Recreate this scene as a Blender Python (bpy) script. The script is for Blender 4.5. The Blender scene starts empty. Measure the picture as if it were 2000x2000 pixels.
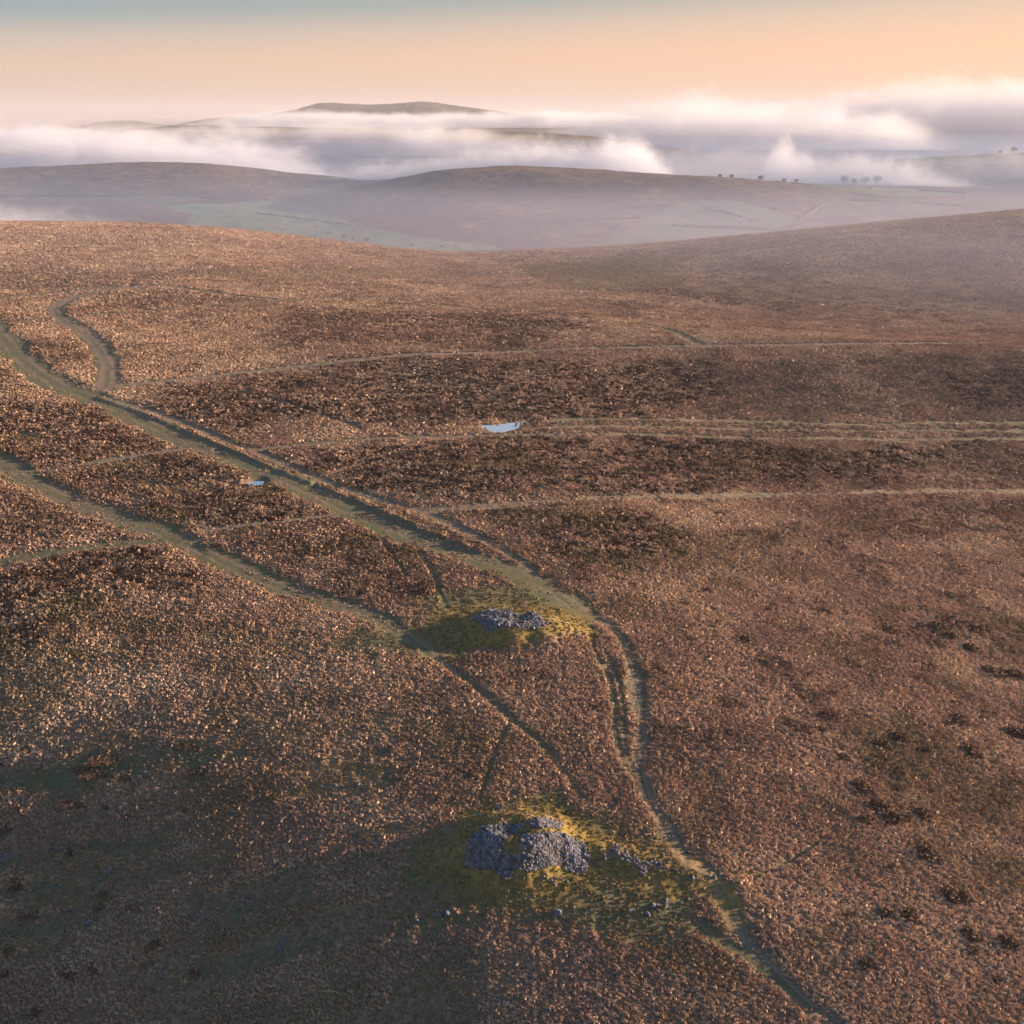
import bpy, math, random
import numpy as np
from mathutils import Vector
random.seed(7)
RNG = np.random.default_rng(11)
S = bpy.context.scene
COL = S.collection
R = math.radians

# ------------------------------------------------------------------ camera
CAM_H = 95.0
PITCH = 20.0
FPX = 2145.0                      # focal length in pixels of the 2000 px photograph
cam_d = bpy.data.cameras.new('camera')
cam = bpy.data.objects.new('camera', cam_d)
COL.objects.link(cam)
cam.location = (0, 0, CAM_H)
cam.rotation_euler = (R(90 - PITCH), 0, 0)
cam_d.sensor_width = 36.0
cam_d.lens = 36.0 * FPX / 2000.0
cam_d.clip_start = 1.0
cam_d.clip_end = 120000.0
S.camera = cam

# ------------------------------------------------------------------ light
SUN_EL = 9.2
SUN_AZ = 75.0                     # degrees right of the view direction
SKY_STRENGTH = 0.05
SKY_LEVEL = 0.25
sun_vec = Vector((math.sin(R(SUN_AZ)) * math.cos(R(SUN_EL)),
                  math.cos(R(SUN_AZ)) * math.cos(R(SUN_EL)), math.sin(R(SUN_EL))))
world = bpy.data.worlds.new('World')
S.world = world
world.use_nodes = True
wn, wl = world.node_tree.nodes, world.node_tree.links
wn.clear()
w_out = wn.new('ShaderNodeOutputWorld')
w_bg = wn.new('ShaderNodeBackground')
sky = wn.new('ShaderNodeTexSky')
sky.sky_type = 'NISHITA'
sky.sun_disc = False
sky.sun_elevation = R(SUN_EL)
sky.sun_rotation = R(SUN_AZ)
sky.altitude = 500
sky.air_density = 1.0
sky.dust_density = 2.5
sky.ozone_density = 1.5
# dusk colours: the sky's own bands by height and by distance from the sun
tc = wn.new('ShaderNodeTexCoord')
nrm = wn.new('ShaderNodeVectorMath'); nrm.operation = 'NORMALIZE'
wl.new(tc.outputs['Generated'], nrm.inputs[0])
sep = wn.new('ShaderNodeSeparateXYZ'); wl.new(nrm.outputs[0], sep.inputs[0])
ramp = wn.new('ShaderNodeValToRGB')
stops = [(0.0, (0.72, 0.55, 0.45)), (0.022, (0.79, 0.57, 0.42)), (0.045, (0.82, 0.56, 0.41)), (0.066, (0.62, 0.52, 0.45)),
         (0.085, (0.33, 0.40, 0.42)), (0.11, (0.24, 0.37, 0.44)), (0.25, (0.24, 0.385, 0.56)), (1.0, (0.115, 0.24, 0.47))]
el = ramp.color_ramp.elements
while len(el) < len(stops):
    el.new(0.5)
for e, (p, c) in zip(el, stops):
    e.position = p; e.color = (*c, 1)
dot = wn.new('ShaderNodeVectorMath'); dot.operation = 'DOT_PRODUCT'
wl.new(nrm.outputs[0], dot.inputs[0])
dot.inputs[1].default_value = (math.sin(R(SUN_AZ)), math.cos(R(SUN_AZ)), 0)
azr = wn.new('ShaderNodeMapRange')
azr.inputs['From Min'].default_value = -0.3; azr.inputs['From Max'].default_value = 1.0
azr.inputs['To Min'].default_value = 0.0; azr.inputs['To Max'].default_value = 1.0
wl.new(dot.outputs['Value'], azr.inputs['Value'])
azs = wn.new('ShaderNodeMath'); azs.operation = 'MULTIPLY_ADD'      # the warm band stands higher towards the sun
wl.new(azr.outputs[0], azs.inputs[0]); azs.inputs[1].default_value = -0.62; azs.inputs[2].default_value = 1.26
zz_ = wn.new('ShaderNodeMath'); zz_.operation = 'MULTIPLY'
wl.new(sep.outputs['Z'], zz_.inputs[0]); wl.new(azs.outputs[0], zz_.inputs[1]); wl.new(zz_.outputs[0], ramp.inputs[0])
azc = wn.new('ShaderNodeMix'); azc.data_type = 'RGBA'
wl.new(azr.outputs[0], azc.inputs['Factor'])
azc.inputs['A'].default_value = (0.84, 0.90, 0.94, 1)
azc.inputs['B'].default_value = (1.42, 1.08, 0.80, 1)
gm = wn.new('ShaderNodeMix'); gm.data_type = 'RGBA'; gm.blend_type = 'MULTIPLY'
gm.inputs['Factor'].default_value = 1.0
wl.new(ramp.outputs['Color'], gm.inputs['A']); wl.new(azc.outputs['Result'], gm.inputs['B'])
gsc = wn.new('ShaderNodeVectorMath'); gsc.operation = 'SCALE'
gsc.inputs['Scale'].default_value = SKY_LEVEL / SKY_STRENGTH
wl.new(gm.outputs['Result'], gsc.inputs[0])
skm = wn.new('ShaderNodeMix'); skm.data_type = 'RGBA'
skm.inputs['Factor'].default_value = 0.88
wl.new(sky.outputs[0], skm.inputs['A']); wl.new(gsc.outputs[0], skm.inputs['B'])
wl.new(skm.outputs['Result'], w_bg.inputs['Color'])
w_bg.inputs['Strength'].default_value = SKY_STRENGTH
wl.new(w_bg.outputs[0], w_out.inputs['Surface'])

sun_d = bpy.data.lights.new('sun', 'SUN')
sun_d.energy = 5.0
sun_d.color = (1.0, 0.68, 0.44)
sun_d.angle = R(0.6)
sun = bpy.data.objects.new('sun', sun_d)
COL.objects.link(sun)
sun.rotation_euler = sun_vec.to_track_quat('Z', 'Y').to_euler()
sun.location = (0, 0, 400)

vs = S.view_settings
S.display_settings.display_device = 'sRGB'
vs.view_transform = 'Standard'; vs.look = 'None'; vs.exposure = 2.08; vs.gamma = 1.0; vs.use_curve_mapping = False
cy = S.cycles
cy.use_denoising = True
cy.denoiser = 'OPENIMAGEDENOISE'
cy.max_bounces = 7
cy.diffuse_bounces = 2
cy.glossy_bounces = 2
cy.transmission_bounces = 2
cy.transparent_max_bounces = 8
cy.volume_bounces = 5
cy.volume_max_steps = 256
cy.use_adaptive_sampling = True
cy.adaptive_threshold = 0.01

# ------------------------------------------------------------------ numeric helpers
def _h(ix, iy, seed):
    n = (ix.astype(np.uint32) * np.uint32(374761393) + iy.astype(np.uint32) * np.uint32(668265263)
         + np.uint32((seed * 2246822519) & 0xffffffff))
    n = (n ^ (n >> np.uint32(13))) * np.uint32(1274126177)
    n = n ^ (n >> np.uint32(16))
    return n.astype(np.float32) * np.float32(1.0 / 4294967295.0)

def vnoise(x, y, seed=0):
    x = np.asarray(x, np.float32); y = np.asarray(y, np.float32)
    fx = np.floor(x); fy = np.floor(y)
    ix = fx.astype(np.int64); iy = fy.astype(np.int64)
    tx = x - fx; ty = y - fy
    tx = tx * tx * (3 - 2 * tx); ty = ty * ty * (3 - 2 * ty)
    a = _h(ix, iy, seed); b = _h(ix + 1, iy, seed); c = _h(ix, iy + 1, seed); d = _h(ix + 1, iy + 1, seed)
    return (a * (1 - tx) + b * tx) * (1 - ty) + (c * (1 - tx) + d * tx) * ty

def fbm(x, y, seed=0, octv=4, gain=0.5):
    s = 0; a = 1.0; t = 0.0
    c, sn = math.cos(0.6), math.sin(0.6)
    for k in range(octv):
        s = s + a * vnoise(x, y, seed + k * 17)
        t += a; a *= gain
        x, y = 2.03 * (x * c - y * sn) + 3.1, 2.03 * (x * sn + y * c) - 1.7
    return s / t

def sstep(a, b, v):
    t = np.clip((v - a) / (b - a), 0, 1)
    return t * t * (3 - 2 * t)

def hermite(xk, Y, xq):
    """C1 monotone-ish spline; Y[..., k]; xq[n] -> [..., n]"""
    xk = np.asarray(xk, float)
    d = np.diff(Y, axis=-1) / np.diff(xk)
    m = np.empty_like(Y)
    m[..., 0] = d[..., 0]; m[..., -1] = d[..., -1]
    h = np.diff(xk)
    m[..., 1:-1] = (d[..., :-1] * h[1:] + d[..., 1:] * h[:-1]) / (h[1:] + h[:-1])
    xq = np.clip(xq, xk[0], xk[-1])
    i = np.clip(np.searchsorted(xk, xq) - 1, 0, len(xk) - 2)
    t = (xq - xk[i]) / h[i]
    t2 = t * t; t3 = t2 * t
    if Y.ndim == 2 and Y.shape[0] == len(xq):
        r = np.arange(len(xq))
        y0, y1, m0, m1 = Y[r, i], Y[r, i + 1], m[r, i], m[r, i + 1]
    else:
        y0, y1, m0, m1 = Y[..., i], Y[..., i + 1], m[..., i], m[..., i + 1]
    return (2 * t3 - 3 * t2 + 1) * y0 + (t3 - 2 * t2 + t) * h[i] * m0 + (3 * t2 - 2 * t3) * y1 + (t3 - t2) * h[i] * m1

CP, SP = math.cos(R(90 - PITCH)), math.sin(R(90 - PITCH))
def ray(px, py):
    """tangents (sideways, upwards) per metre of depth for a direction from the camera"""
    X = (np.asarray(px, float) - 1000) / FPX
    Y = (1000 - np.asarray(py, float)) / FPX
    yy = Y * CP + SP
    return X / yy, (Y * SP - CP) / yy

def elev(py, d):
    return CAM_H + d * ray(1000, py)[1]

# ------------------------------------------------------------------ the lie of the land
UK = [-.80, -.454, -.27, -.18, -.05, .05, .18, .27, .454, .80]
crest = [float(elev(p, 950)) for p in (438, 436, 447, 470, 499, 492, 470, 450, 414, 365)]
ROWS = [
    (0,    [0] * 10),
    (300,  [0] * 10),
    (400,  [0, 0, 0, 0, 0, 0, 0, 0.4, 1.0, 2]),
    (450,  [0, 0, 0, 0, 0, 0, 0.1, 0.8, 1.2, 2]),
    (500,  [0, 0, 0, -.4, -.8, -.8, 0.2, 0.0, -3.5, -5]),
    (560,  [0, 0, -.5, -1, -2.5, -3.0, -5.0, -9.5, -14, -15]),
    (640,  [1, 1, 0, -2, -6, -8, -13, -16, -18, -18]),
    (760,  [5, 5, 2, -4, -12, -14, -15, -13, -10, -2]),
    (950,  crest),
    (1080, [c - 11 for c in crest]),
    (1250, [-52, -52, -54, -58, -64, -62, -52, -46, -40, -30]),
    (1500, [-80, -80, -84, -88, -92, -92, -90, -86, -80, -75]),
    (1850, [-76, -76, -74, -74, -56, -52, -58, -66, -74, -74]),
    (2200, [-64, -64, -60, -63, -11, -8, -24, -36, -70, -74]),
    (2350, [-50, -50, -45, -58, -18, -14, -34, -45, -72, -74]),
    (2600, [-26, -25, -12, -38, -52, -52, -58, -64, -74, -75]),
    (3000, [-70, -70, -68, -80, -85, -85, -78, -70, -66, -60]),
    (3300, [-80, -80, -80, -85, -90, -90, -75, -48, -15, -10]),
    (3800, [-80, -80, -80, -85, -90, -90, -95, -90, -85, -80]),
    (4500, [-20, 0, 46, 40, 27, 14, -60, -80, -80, -80]),
    (5200, [-70, -60, -40, -40, -50, -60, -80, -80, -80, -80]),
    (7000, [-120] * 10),
]
RK = np.array([r[0] for r in ROWS], float)
RT = np.array([r[1] for r in ROWS], float)

def land(x, y):
    x = np.asarray(x, float).ravel(); y = np.asarray(y, float).ravel()
    u = x / np.maximum(y, 1.0)
    A = hermite(UK, RT, u).T                  # [n, rows]
    z = hermite(RK, np.ascontiguousarray(A), y)
    # the near ground rolls away to the left, towards the camera
    s = -0.5 * x - 0.87 * y + 104 + 6 * (fbm(x / 45, y / 45, 5, 2) - .5)
    z = z - 0.37 * 18.0 * np.logaddexp(0, (s - 4) / 18.0) * sstep(330, 200, y)
    # and tilts gently towards the sun on the right
    z = z - 0.10 * 14.0 * np.logaddexp(0, (x - 6) / 14.0) * sstep(470, 320, y) * sstep(60, 110, y)
    return z

# mounds of the two cairns (centre, half axes, height)
NEAR = dict(px=(1000, 1650), ax=12.0, ay=10.0, h=3.3)
FAR = dict(px=(1012, 1226), ax=16.0, ay=11.5, h=2.6)

def hit(px, py, fn, lo=45, hi=9000, n=1400):
    u, s = ray(px, py)
    u = np.atleast_1d(u); s = np.atleast_1d(s)
    ys = np.exp(np.linspace(math.log(lo), math.log(hi), n))
    out = np.zeros((len(u), 3))
    for i in range(len(u)):
        z = fn(u[i] * ys, ys)
        g = z - (CAM_H + s[i] * ys)
        k = np.argmax(g > 0)
        if k == 0:
            k = 1
        t = g[k - 1] / (g[k - 1] - g[k] + 1e-9)
        yy = ys[k - 1] + (ys[k] - ys[k - 1]) * t
        out[i] = (u[i] * yy, yy, fn(np.array([u[i] * yy]), np.array([yy]))[0])
    return out

for c in (NEAR, FAR):
    c['c'] = hit([c['px'][0]], [c['px'][1] + 8], land)[0]

def seg_dist(x, y, P, w=None):
    """distance to a polyline, width interpolated along it, signed side"""
    best = np.full(x.shape, 1e9); ww = np.zeros(x.shape); side = np.zeros(x.shape); al = np.zeros(x.shape)
    acc = 0.0
    for i in range(len(P) - 1):
        ax, ay = P[i][:2]; bx, by = P[i + 1][:2]
        dx, dy = bx - ax, by - ay
        L2 = dx * dx + dy * dy + 1e-9
        t = np.clip(((x - ax) * dx + (y - ay) * dy) / L2, 0, 1)
        d = np.hypot(x - ax - t * dx, y - ay - t * dy)
        m = d < best
        best = np.where(m, d, best)
        side = np.where(m, np.sign((x - ax) * dy - (y - ay) * dx), side)
        al = np.where(m, acc + t * math.sqrt(L2), al)
        if w is not None:
            ww = np.where(m, w[i] * (1 - t) + w[i + 1] * t, ww)
        acc += math.sqrt(L2)
    return best, ww, side, al

ARC = hit([1140, 1185, 1260, 1330, 1400, 1425], [1655, 1668, 1690, 1704, 1712, 1735], land)[:, :2]

def ground0(x, y):
    """land plus cairn mounds"""
    sh = np.shape(x)
    x = np.asarray(x, float).ravel(); y = np.asarray(y, float).ravel()
    z = land(x, y)
    m = (y < 400) & (np.abs(x) < 80)
    if m.any():
        xm, ym = x[m], y[m]
        add = np.zeros(len(xm))
        wob = fbm(xm / 3.5, ym / 3.5, 31, 3) - .5
        for c in (NEAR, FAR):
            rr = np.hypot((xm - c['c'][0]) / c['ax'], (ym - c['c'][1]) / c['ay']) + 0.22 * wob
            prof = sstep(1.0, 0.18, rr) * c['h'] + 0.5 * np.exp(-((rr - 0.35) / 0.3) ** 2)
            prof = prof - 0.55 * np.exp(-(rr / 0.16) ** 2)
            add = np.maximum(add, prof * sstep(1.35, 0.95, rr))
        d, _, _, _ = seg_dist(xm, ym, ARC)
        add = np.maximum(add, add * .0 + 0.62 * np.exp(-(d / 2.4) ** 2) * (0.75 + 1.4 * wob))
        z[m] += add
    return z.reshape(sh)

# ------------------------------------------------------------------ tracks, in world coordinates
# (points as seen, width in metres, greenness, wear)
def tr(pts, w0, w1, green, wear, depth=.18, name='path'):
    a = np.array(pts, float)
    P = hit(a[:, 0], a[:, 1], ground0)
    P = P[:, :2]
    # smooth: Chaikin
    for _ in range(2):
        Q = [P[0]]
        for i in range(len(P) - 1):
            Q += [P[i] * .75 + P[i + 1] * .25, P[i] * .25 + P[i + 1] * .75]
        Q.append(P[-1]); P = np.array(Q)
    n = len(P)
    return dict(P=P, w=np.linspace(w0, w1, n), green=green, wear=wear, depth=depth, name=name)

TRACKS = [
    tr([(-320, 500), (-150, 540), (-60, 592), (0, 650), (52, 711), (103, 747), (191, 780), (290, 828), (383, 872), (470, 905), (535, 932), (606, 960),
        (688, 998), (766, 1029), (839, 1060), (921, 1086), (1000, 1110), (1041, 1133), (1093, 1164), (1145, 1200)], 12, 5.5, .8, .45, .3),
    tr([(191, 772), (300, 806), (390, 838), (445, 866), (518, 892), (637, 945), (720, 972), (807, 994), (880, 1024), (958, 1062),
        (1030, 1102), (1050, 1133)], 3.6, 2.6, .2, .8, .2),
    tr([(1093, 1160), (1150, 1200), (1190, 1224), (1212, 1250), (1228, 1285), (1240, 1320), (1245, 1360), (1250, 1420), (1252, 1455), (1246, 1500),
        (1258, 1545), (1278, 1580), (1300, 1615), (1320, 1655), (1346, 1682), (1385, 1705), (1411, 1736), (1426, 1768), (1442, 1806),
        (1468, 1850), (1508, 1893), (1550, 1938), (1596, 1976), (1650, 2020)], 3.0, 2.2, .35, .6, .2),
    tr([(1152, 1225), (1158, 1265), (1183, 1312), (1197, 1346), (1203, 1390), (1203, 1440), (1214, 1475), (1232, 1512)], 1.3, 1.1, .1, .55, .35),
    tr([(1180, 1270), (1205, 1320), (1217, 1370), (1219, 1420), (1222, 1470), (1244, 1530)], .8, .8, .1, .5, .35),
    tr([(-420, 745), (-180, 830), (-40, 886), (0, 910), (67, 947), (155, 988), (259, 1019), (352, 1055), (440, 1097), (543, 1143), (647, 1180), (740, 1205),
        (790, 1240), (849, 1280)], 10, 3.8, .8, .45, .25),
    tr([(849, 1280), (906, 1324), (958, 1366), (994, 1402), (1031, 1428), (1078, 1472), (1104, 1509), (1140, 1560)], 1.6, 1.0, .35, .5, .2),
    tr([(31, 927), (110, 915), (181, 906), (270, 893), (362, 880)], 3.2, 3.5, .25, .8),
    tr([(481, 884), (540, 876), (621, 866), (700, 860), (776, 855), (870, 852), (932, 850), (1000, 849), (1066, 848)], 3.4, 3.0, .3, .55),
    tr([(1000, 826), (1060, 822), (1155, 819), (1280, 820), (1414, 822), (1560, 827), (1725, 830), (1860, 824), (2600, 816)], 3.2, 2.6, .12, .6, .1),
    tr([(1040, 836), (1180, 834), (1400, 838), (1600, 843), (1800, 840), (2600, 830)], 2.4, 2.4, .1, .55, .1),
    tr([(1066, 850), (1135, 850), (1300, 852), (1466, 858), (1725, 856), (2600, 842)], 2.6, 2.6, .1, .55, .1),
    tr([(400, 1038), (460, 1030), (518, 1024), (600, 1013), (688, 1001)], 2.4, 2.4, .25, .75),
    tr([(820, 999), (900, 994), (1000, 987), (1100, 980), (1207, 973), (1414, 967), (1560, 963), (1725, 960), (1880, 956), (2600, 953)], 4.2, 4.2, .12, .7, .3),
    tr([(-40, 1104), (20, 1096), (78, 1084), (160, 1072), (240, 1062), (331, 1056)], 4.5, 3.5, .75, .3),
    tr([(205, 757), (280, 748), (362, 738), (440, 730), (518, 721), (600, 712), (673, 704), (740, 698), (828, 691), (920, 689), (1000, 686),
        (1100, 682), (1207, 678), (1383, 673), (1520, 672), (1673, 672), (1906, 670), (2600, 668)], 6.4, 4.4, .2, .9, .25),
    tr([(207, 757), (210, 735), (214, 714), (194, 680), (171, 652), (129, 631), (106, 613), (113, 595), (147, 581), (197, 570), (245, 564), (290, 560)],
       9.0, 7.0, .35, .75, .3),
    tr([(331, 561), (373, 567), (420, 572), (466, 577), (510, 580), (549, 585)], 6.5, 4.5, .1, .5, .8),
    tr([(150, 620), (230, 614), (311, 606), (390, 597), (466, 590), (569, 584), (725, 579), (983, 577)], 4.4, 4.4, .15, .6),
    tr([(750, 582), (830, 590), (900, 598), (1000, 608), (1110, 614), (1230, 620)], 4.0, 4.0, .15, .5),
    tr([(-40, 585), (0, 582), (80, 574), (155, 567), (220, 563), (290, 559)], 6.5, 6.0, .2, .7),
    tr([(797, 1050), (828, 1091), (849, 1122), (859, 1159), (875, 1190)], 1.2, 1.0, .2, .5, .3),
    tr([(994, 1415), (968, 1462), (952, 1519), (937, 1560)], .7, .6, .1, .5, .15),
    tr([(455, 761), (490, 772), (528, 782), (590, 802), (647, 819), (680, 830), (710, 842)], 1.8, 2.0, .05, .3, .4),
    tr([(1409, 1705), (1476, 1710), (1530, 1690), (1585, 1655), (1631, 1622)], .6, .5, .1, .4, .12),
    tr([(1357, 1805), (1404, 1838), (1455, 1866), (1497, 1900), (1540, 1935), (1580, 1970)], 1.8, 1.4, .75, .3, .15),
    tr([(715, 1018), (745, 1055), (775, 1100), (800, 1130)], .8, .6, .1, .3, .2),
    tr([(1272, 635), (1310, 645), (1345, 660), (1370, 671)], 4.5, 4.5, .15, .5, .15),
]
BERM = tr([(191, 776), (300, 816), (383, 852), (466, 888), (540, 921), (620, 952), (700, 980), (766, 1008), (850, 1044), (940, 1080)], 1.4, 1.2, 0, 0)

# ponds and puddles: outline as seen
PONDS = [
    ('pond', 'largest moorland pool, bright sky reflection beside the middle cross track', [(944, 829), (958, 829), (985, 827), (1000, 826), (1016, 825), (1008, 831), (1004, 837), (990, 840), (975, 842), (960, 841), (952, 835)]),
    ('pond', 'small blue pool in the heather beside the broad green track', [(482, 942), (494, 939), (505, 938), (514, 939), (519, 943), (510, 947), (496, 949), (486, 949), (481, 946)]),
    ('puddle', 'thin sliver of water just left of the small blue pool', [(443, 948), (452, 946), (462, 946), (458, 949), (446, 950)]),
    ('puddle', 'tiny puddle on the broad green track below the small blue pool', [(603, 953), (612, 950), (619, 951), (613, 954)]),
    ('puddle', 'tiny puddle where the left cross path meets the broad green track', [(421, 881), (433, 879), (436, 882), (425, 884)]),
    ('puddle', 'distant bright puddle on the grey flat before the right hillside', [(1177, 567), (1186, 566), (1191, 567), (1184, 568.5)]),
    ('puddle', 'most distant pale puddle below the saddle', [(1327, 545), (1333, 544.5), (1336, 545.5), (1330, 546.3)]),
    ('puddle', 'distant puddle beside the curved track on the left', [(249, 560), (256, 558.5), (262, 559), (256, 560.5)]),
    ('puddle', 'narrow puddle lying across the ruts below the far cairn', [(1186, 1301), (1196, 1300), (1204, 1301), (1203, 1304), (1192, 1304.5), (1184, 1303.5)]),
    ('puddle', 'dark puddle in the rut junction between the two cairns', [(1213, 1466), (1224, 1463), (1230, 1465), (1222, 1470), (1214, 1470)]),
    ('puddle', 'pale puddle far right on the shaded slope', [(1731, 609), (1740, 608), (1746, 609), (1738, 610.5)]),
    ('puddle', 'wet streak on the shaded slope nearer the middle', [(1604, 595), (1609, 593), (1612, 593.5), (1607, 596)]),
]
PW = []
for nm, lb, pts in PONDS:
    a = np.array(pts, float)
    PW.append(hit(a[:, 0], a[:, 1], ground0))

def inpoly(x, y, P):
    n = len(P); r = np.zeros(x.shape, bool)
    j = n - 1
    for i in range(n):
        xi, yi = P[i][:2]; xj, yj = P[j][:2]
        c = ((yi > y) != (yj > y)) & (x < (xj - xi) * (y - yi) / (yj - yi + 1e-12) + xi)
        r ^= c
        j = i
    return r

# patches of dark heather (outlines as seen; strength)
HEATH = [
    ([(564, 600), (1000, 612), (1150, 640), (1000, 683), (760, 676), (545, 682)], .6),
    ([(280, 776), (466, 730), (776, 699), (1000, 700), (1200, 715), (1388, 700), (1420, 770), (1310, 806), (1000, 815), (776, 833), (590, 815), (466, 849), (350, 812)], .85),
    ([(1300, 700), (2400, 690), (2400, 800), (1650, 812), (1330, 800)], .38),
    ([(1854, 725), (2400, 715), (2400, 802), (1850, 800)], .6),
    ([(543, 885), (700, 875), (1000, 855), (1500, 868), (1880, 880), (1700, 930), (1440, 955), (1000, 978), (830, 990), (700, 950)], .85),
    ([(1400, 870), (2400, 865), (2400, 940), (1500, 950)], .5),
    ([(960, 1004), (1100, 996), (1310, 1010), (1340, 1091), (1150, 1107), (1050, 1080)], .75),
    ([(1560, 985), (1725, 972), (2400, 965), (2400, 1060), (1760, 1050)], .5),
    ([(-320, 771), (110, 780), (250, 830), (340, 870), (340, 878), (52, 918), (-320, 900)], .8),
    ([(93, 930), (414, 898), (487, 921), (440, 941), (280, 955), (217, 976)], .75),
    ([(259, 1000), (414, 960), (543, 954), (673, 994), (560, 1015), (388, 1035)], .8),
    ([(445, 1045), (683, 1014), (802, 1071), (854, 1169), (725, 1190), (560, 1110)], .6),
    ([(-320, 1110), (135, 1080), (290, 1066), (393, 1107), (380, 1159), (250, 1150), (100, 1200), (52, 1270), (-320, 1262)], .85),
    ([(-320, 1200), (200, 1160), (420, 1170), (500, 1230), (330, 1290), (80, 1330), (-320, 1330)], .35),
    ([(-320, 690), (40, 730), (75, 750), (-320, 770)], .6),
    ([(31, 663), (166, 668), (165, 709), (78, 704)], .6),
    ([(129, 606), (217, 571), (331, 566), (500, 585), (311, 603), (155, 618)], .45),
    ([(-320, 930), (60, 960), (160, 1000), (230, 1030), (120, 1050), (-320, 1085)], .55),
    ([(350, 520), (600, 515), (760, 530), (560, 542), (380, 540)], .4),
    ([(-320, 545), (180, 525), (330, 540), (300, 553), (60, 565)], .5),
    ([(1233, 556), (1300, 560), (1362, 572), (1466, 588), (1560, 594), (1560, 602), (1440, 596), (1340, 582), (1240, 572)], .7),
    ([(1180, 590), (1290, 590), (1300, 602), (1190, 602)], .5),
    ([(1380, 530), (1540, 515), (1700, 500), (2400, 470), (2400, 520), (1700, 540)], .35),
    ([(1760, 575), (2400, 570), (2400, 600), (1850, 590)], .4),
    ([(1700, 1208), (1830, 1212), (2400, 1225), (2400, 1250), (1860, 1262), (1760, 1240)], .55),
    ([(1350, 1775), (1410, 1770), (1450, 1815), (1475, 1860), (1440, 1850), (1390, 1820)], .7),
]
# turf: mossy ground round the cairns, green flushes and hollows; one outline also paints the farther cairn's shadow
GREEN = [
    ([(825, 1160), (960, 1140), (1070, 1150), (1150, 1190), (1165, 1240), (1080, 1262), (960, 1280), (840, 1270), (700, 1285), (600, 1280), (720, 1235), (820, 1215)], .9),  # mound turf, plus a left tongue that paints in the cairn's cast shadow
    ([(780, 1700), (870, 1600), (985, 1570), (1130, 1560), (1260, 1600), (1320, 1660), (1420, 1720), (1400, 1780), (1300, 1830), (1130, 1850), (1080, 1790), (960, 1760), (840, 1760)], .85),
    ([(1080, 1590), (1190, 1590), (1260, 1640), (1160, 1660), (1130, 1700)], 1.0),
    ([(1000, 520), (1300, 500), (1330, 560), (1180, 580), (1040, 545)], .45),
    ([(360, 530), (700, 520), (1000, 535), (900, 548), (500, 545)], .4),
    ([(240, 950), (330, 948), (440, 946), (440, 955), (260, 962)], .8),
    ([(15, 850), (80, 842), (85, 852), (20, 862)], .8),
    ([(-320, 560), (220, 556), (220, 566), (-320, 572)], .5),
    ([(1000, 822), (1200, 816), (1700, 830), (1700, 840), (1140, 842), (1030, 842)], .35),
    ([(1700, 1440), (1790, 1440), (1800, 1456), (1710, 1454)], .6),
    ([(1600, 1690), (1900, 1680), (1930, 1700), (1700, 1712)], .3),
    ([(-320, 1530), (90, 1500), (260, 1478), (500, 1460), (560, 1470), (300, 1510), (100, 1545), (-320, 1580)], 1.0),
    ([(-320, 1680), (130, 1648), (300, 1625), (420, 1618), (300, 1650), (120, 1680), (-320, 1710)], 1.0),
    ([(20, 1740), (140, 1715), (260, 1690), (340, 1690), (220, 1722), (80, 1765)], 1.0),
    ([(-320, 1830), (60, 1800), (160, 1770), (210, 1790), (60, 1840), (-320, 1870)], 1.0),
    ([(270, 1930), (380, 1890), (520, 1850), (640, 1820), (660, 1850), (480, 1890), (330, 1940)], 1.0),
    ([(350, 1800), (440, 1760), (560, 1745), (600, 1760), (460, 1790), (380, 1810)], 1.0),
    ([(780, 1830), (860, 1775), (960, 1760), (980, 1790), (860, 1830), (800, 1850)], 1.0),
    ([(330, 1405), (500, 1395), (560, 1402), (400, 1415)], .6),
    ([(30, 1450), (200, 1430), (330, 1412), (220, 1440), (60, 1470)], .5),
]

def project(x, y, z):
    dz = z - CAM_H
    zc = y * SP - dz * CP
    yc = y * CP + dz * SP
    return 1000 + FPX * x / zc, 1000 - FPX * yc / zc

def masks(x, y, z):
    px, py = project(x, y, z)
    wob = 14 + 0 * px
    k = np.clip(250 / np.maximum(y, 60), .15, 2)
    nx = (fbm(x / 14, y / 14, 71, 3) - .5); ny = (fbm(x / 14, y / 14, 93, 3) - .5)
    qx = px + nx * 150 * k; qy = py + ny * 60 * k
    nx2 = (fbm(x / 2.2, y / 3.5, 171, 2) - .5); ny2 = (fbm(x / 2.2, y / 3.5, 193, 2) - .5)
    qx = qx + nx2 * 60 * k; qy = qy + ny2 * 26 * k
    hea = np.zeros(x.shape); grn = np.zeros(x.shape)
    for q in range(4):
        jx = (vnoise(x / .9, y / 1.4, 700 + q) - .5) * 46 * k + (vnoise(x / 5, y / 7, 710 + q) - .5) * 60 * k
        jy = (vnoise(x / .9, y / 1.4, 720 + q) - .5) * 22 * k + (vnoise(x / 5, y / 7, 730 + q) - .5) * 26 * k
        h1 = np.zeros(x.shape); g1 = np.zeros(x.shape)
        for P, s in HEATH:
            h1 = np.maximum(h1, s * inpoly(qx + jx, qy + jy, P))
        for P, s in GREEN:
            g1 = np.maximum(g1, s * inpoly(px + nx * 70 * k + nx2 * 30 * k + jx, py + ny * 26 * k + ny2 * 14 * k + jy, P))
        hea += h1 / 4; grn += g1 / 4
    return hea, grn

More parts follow.
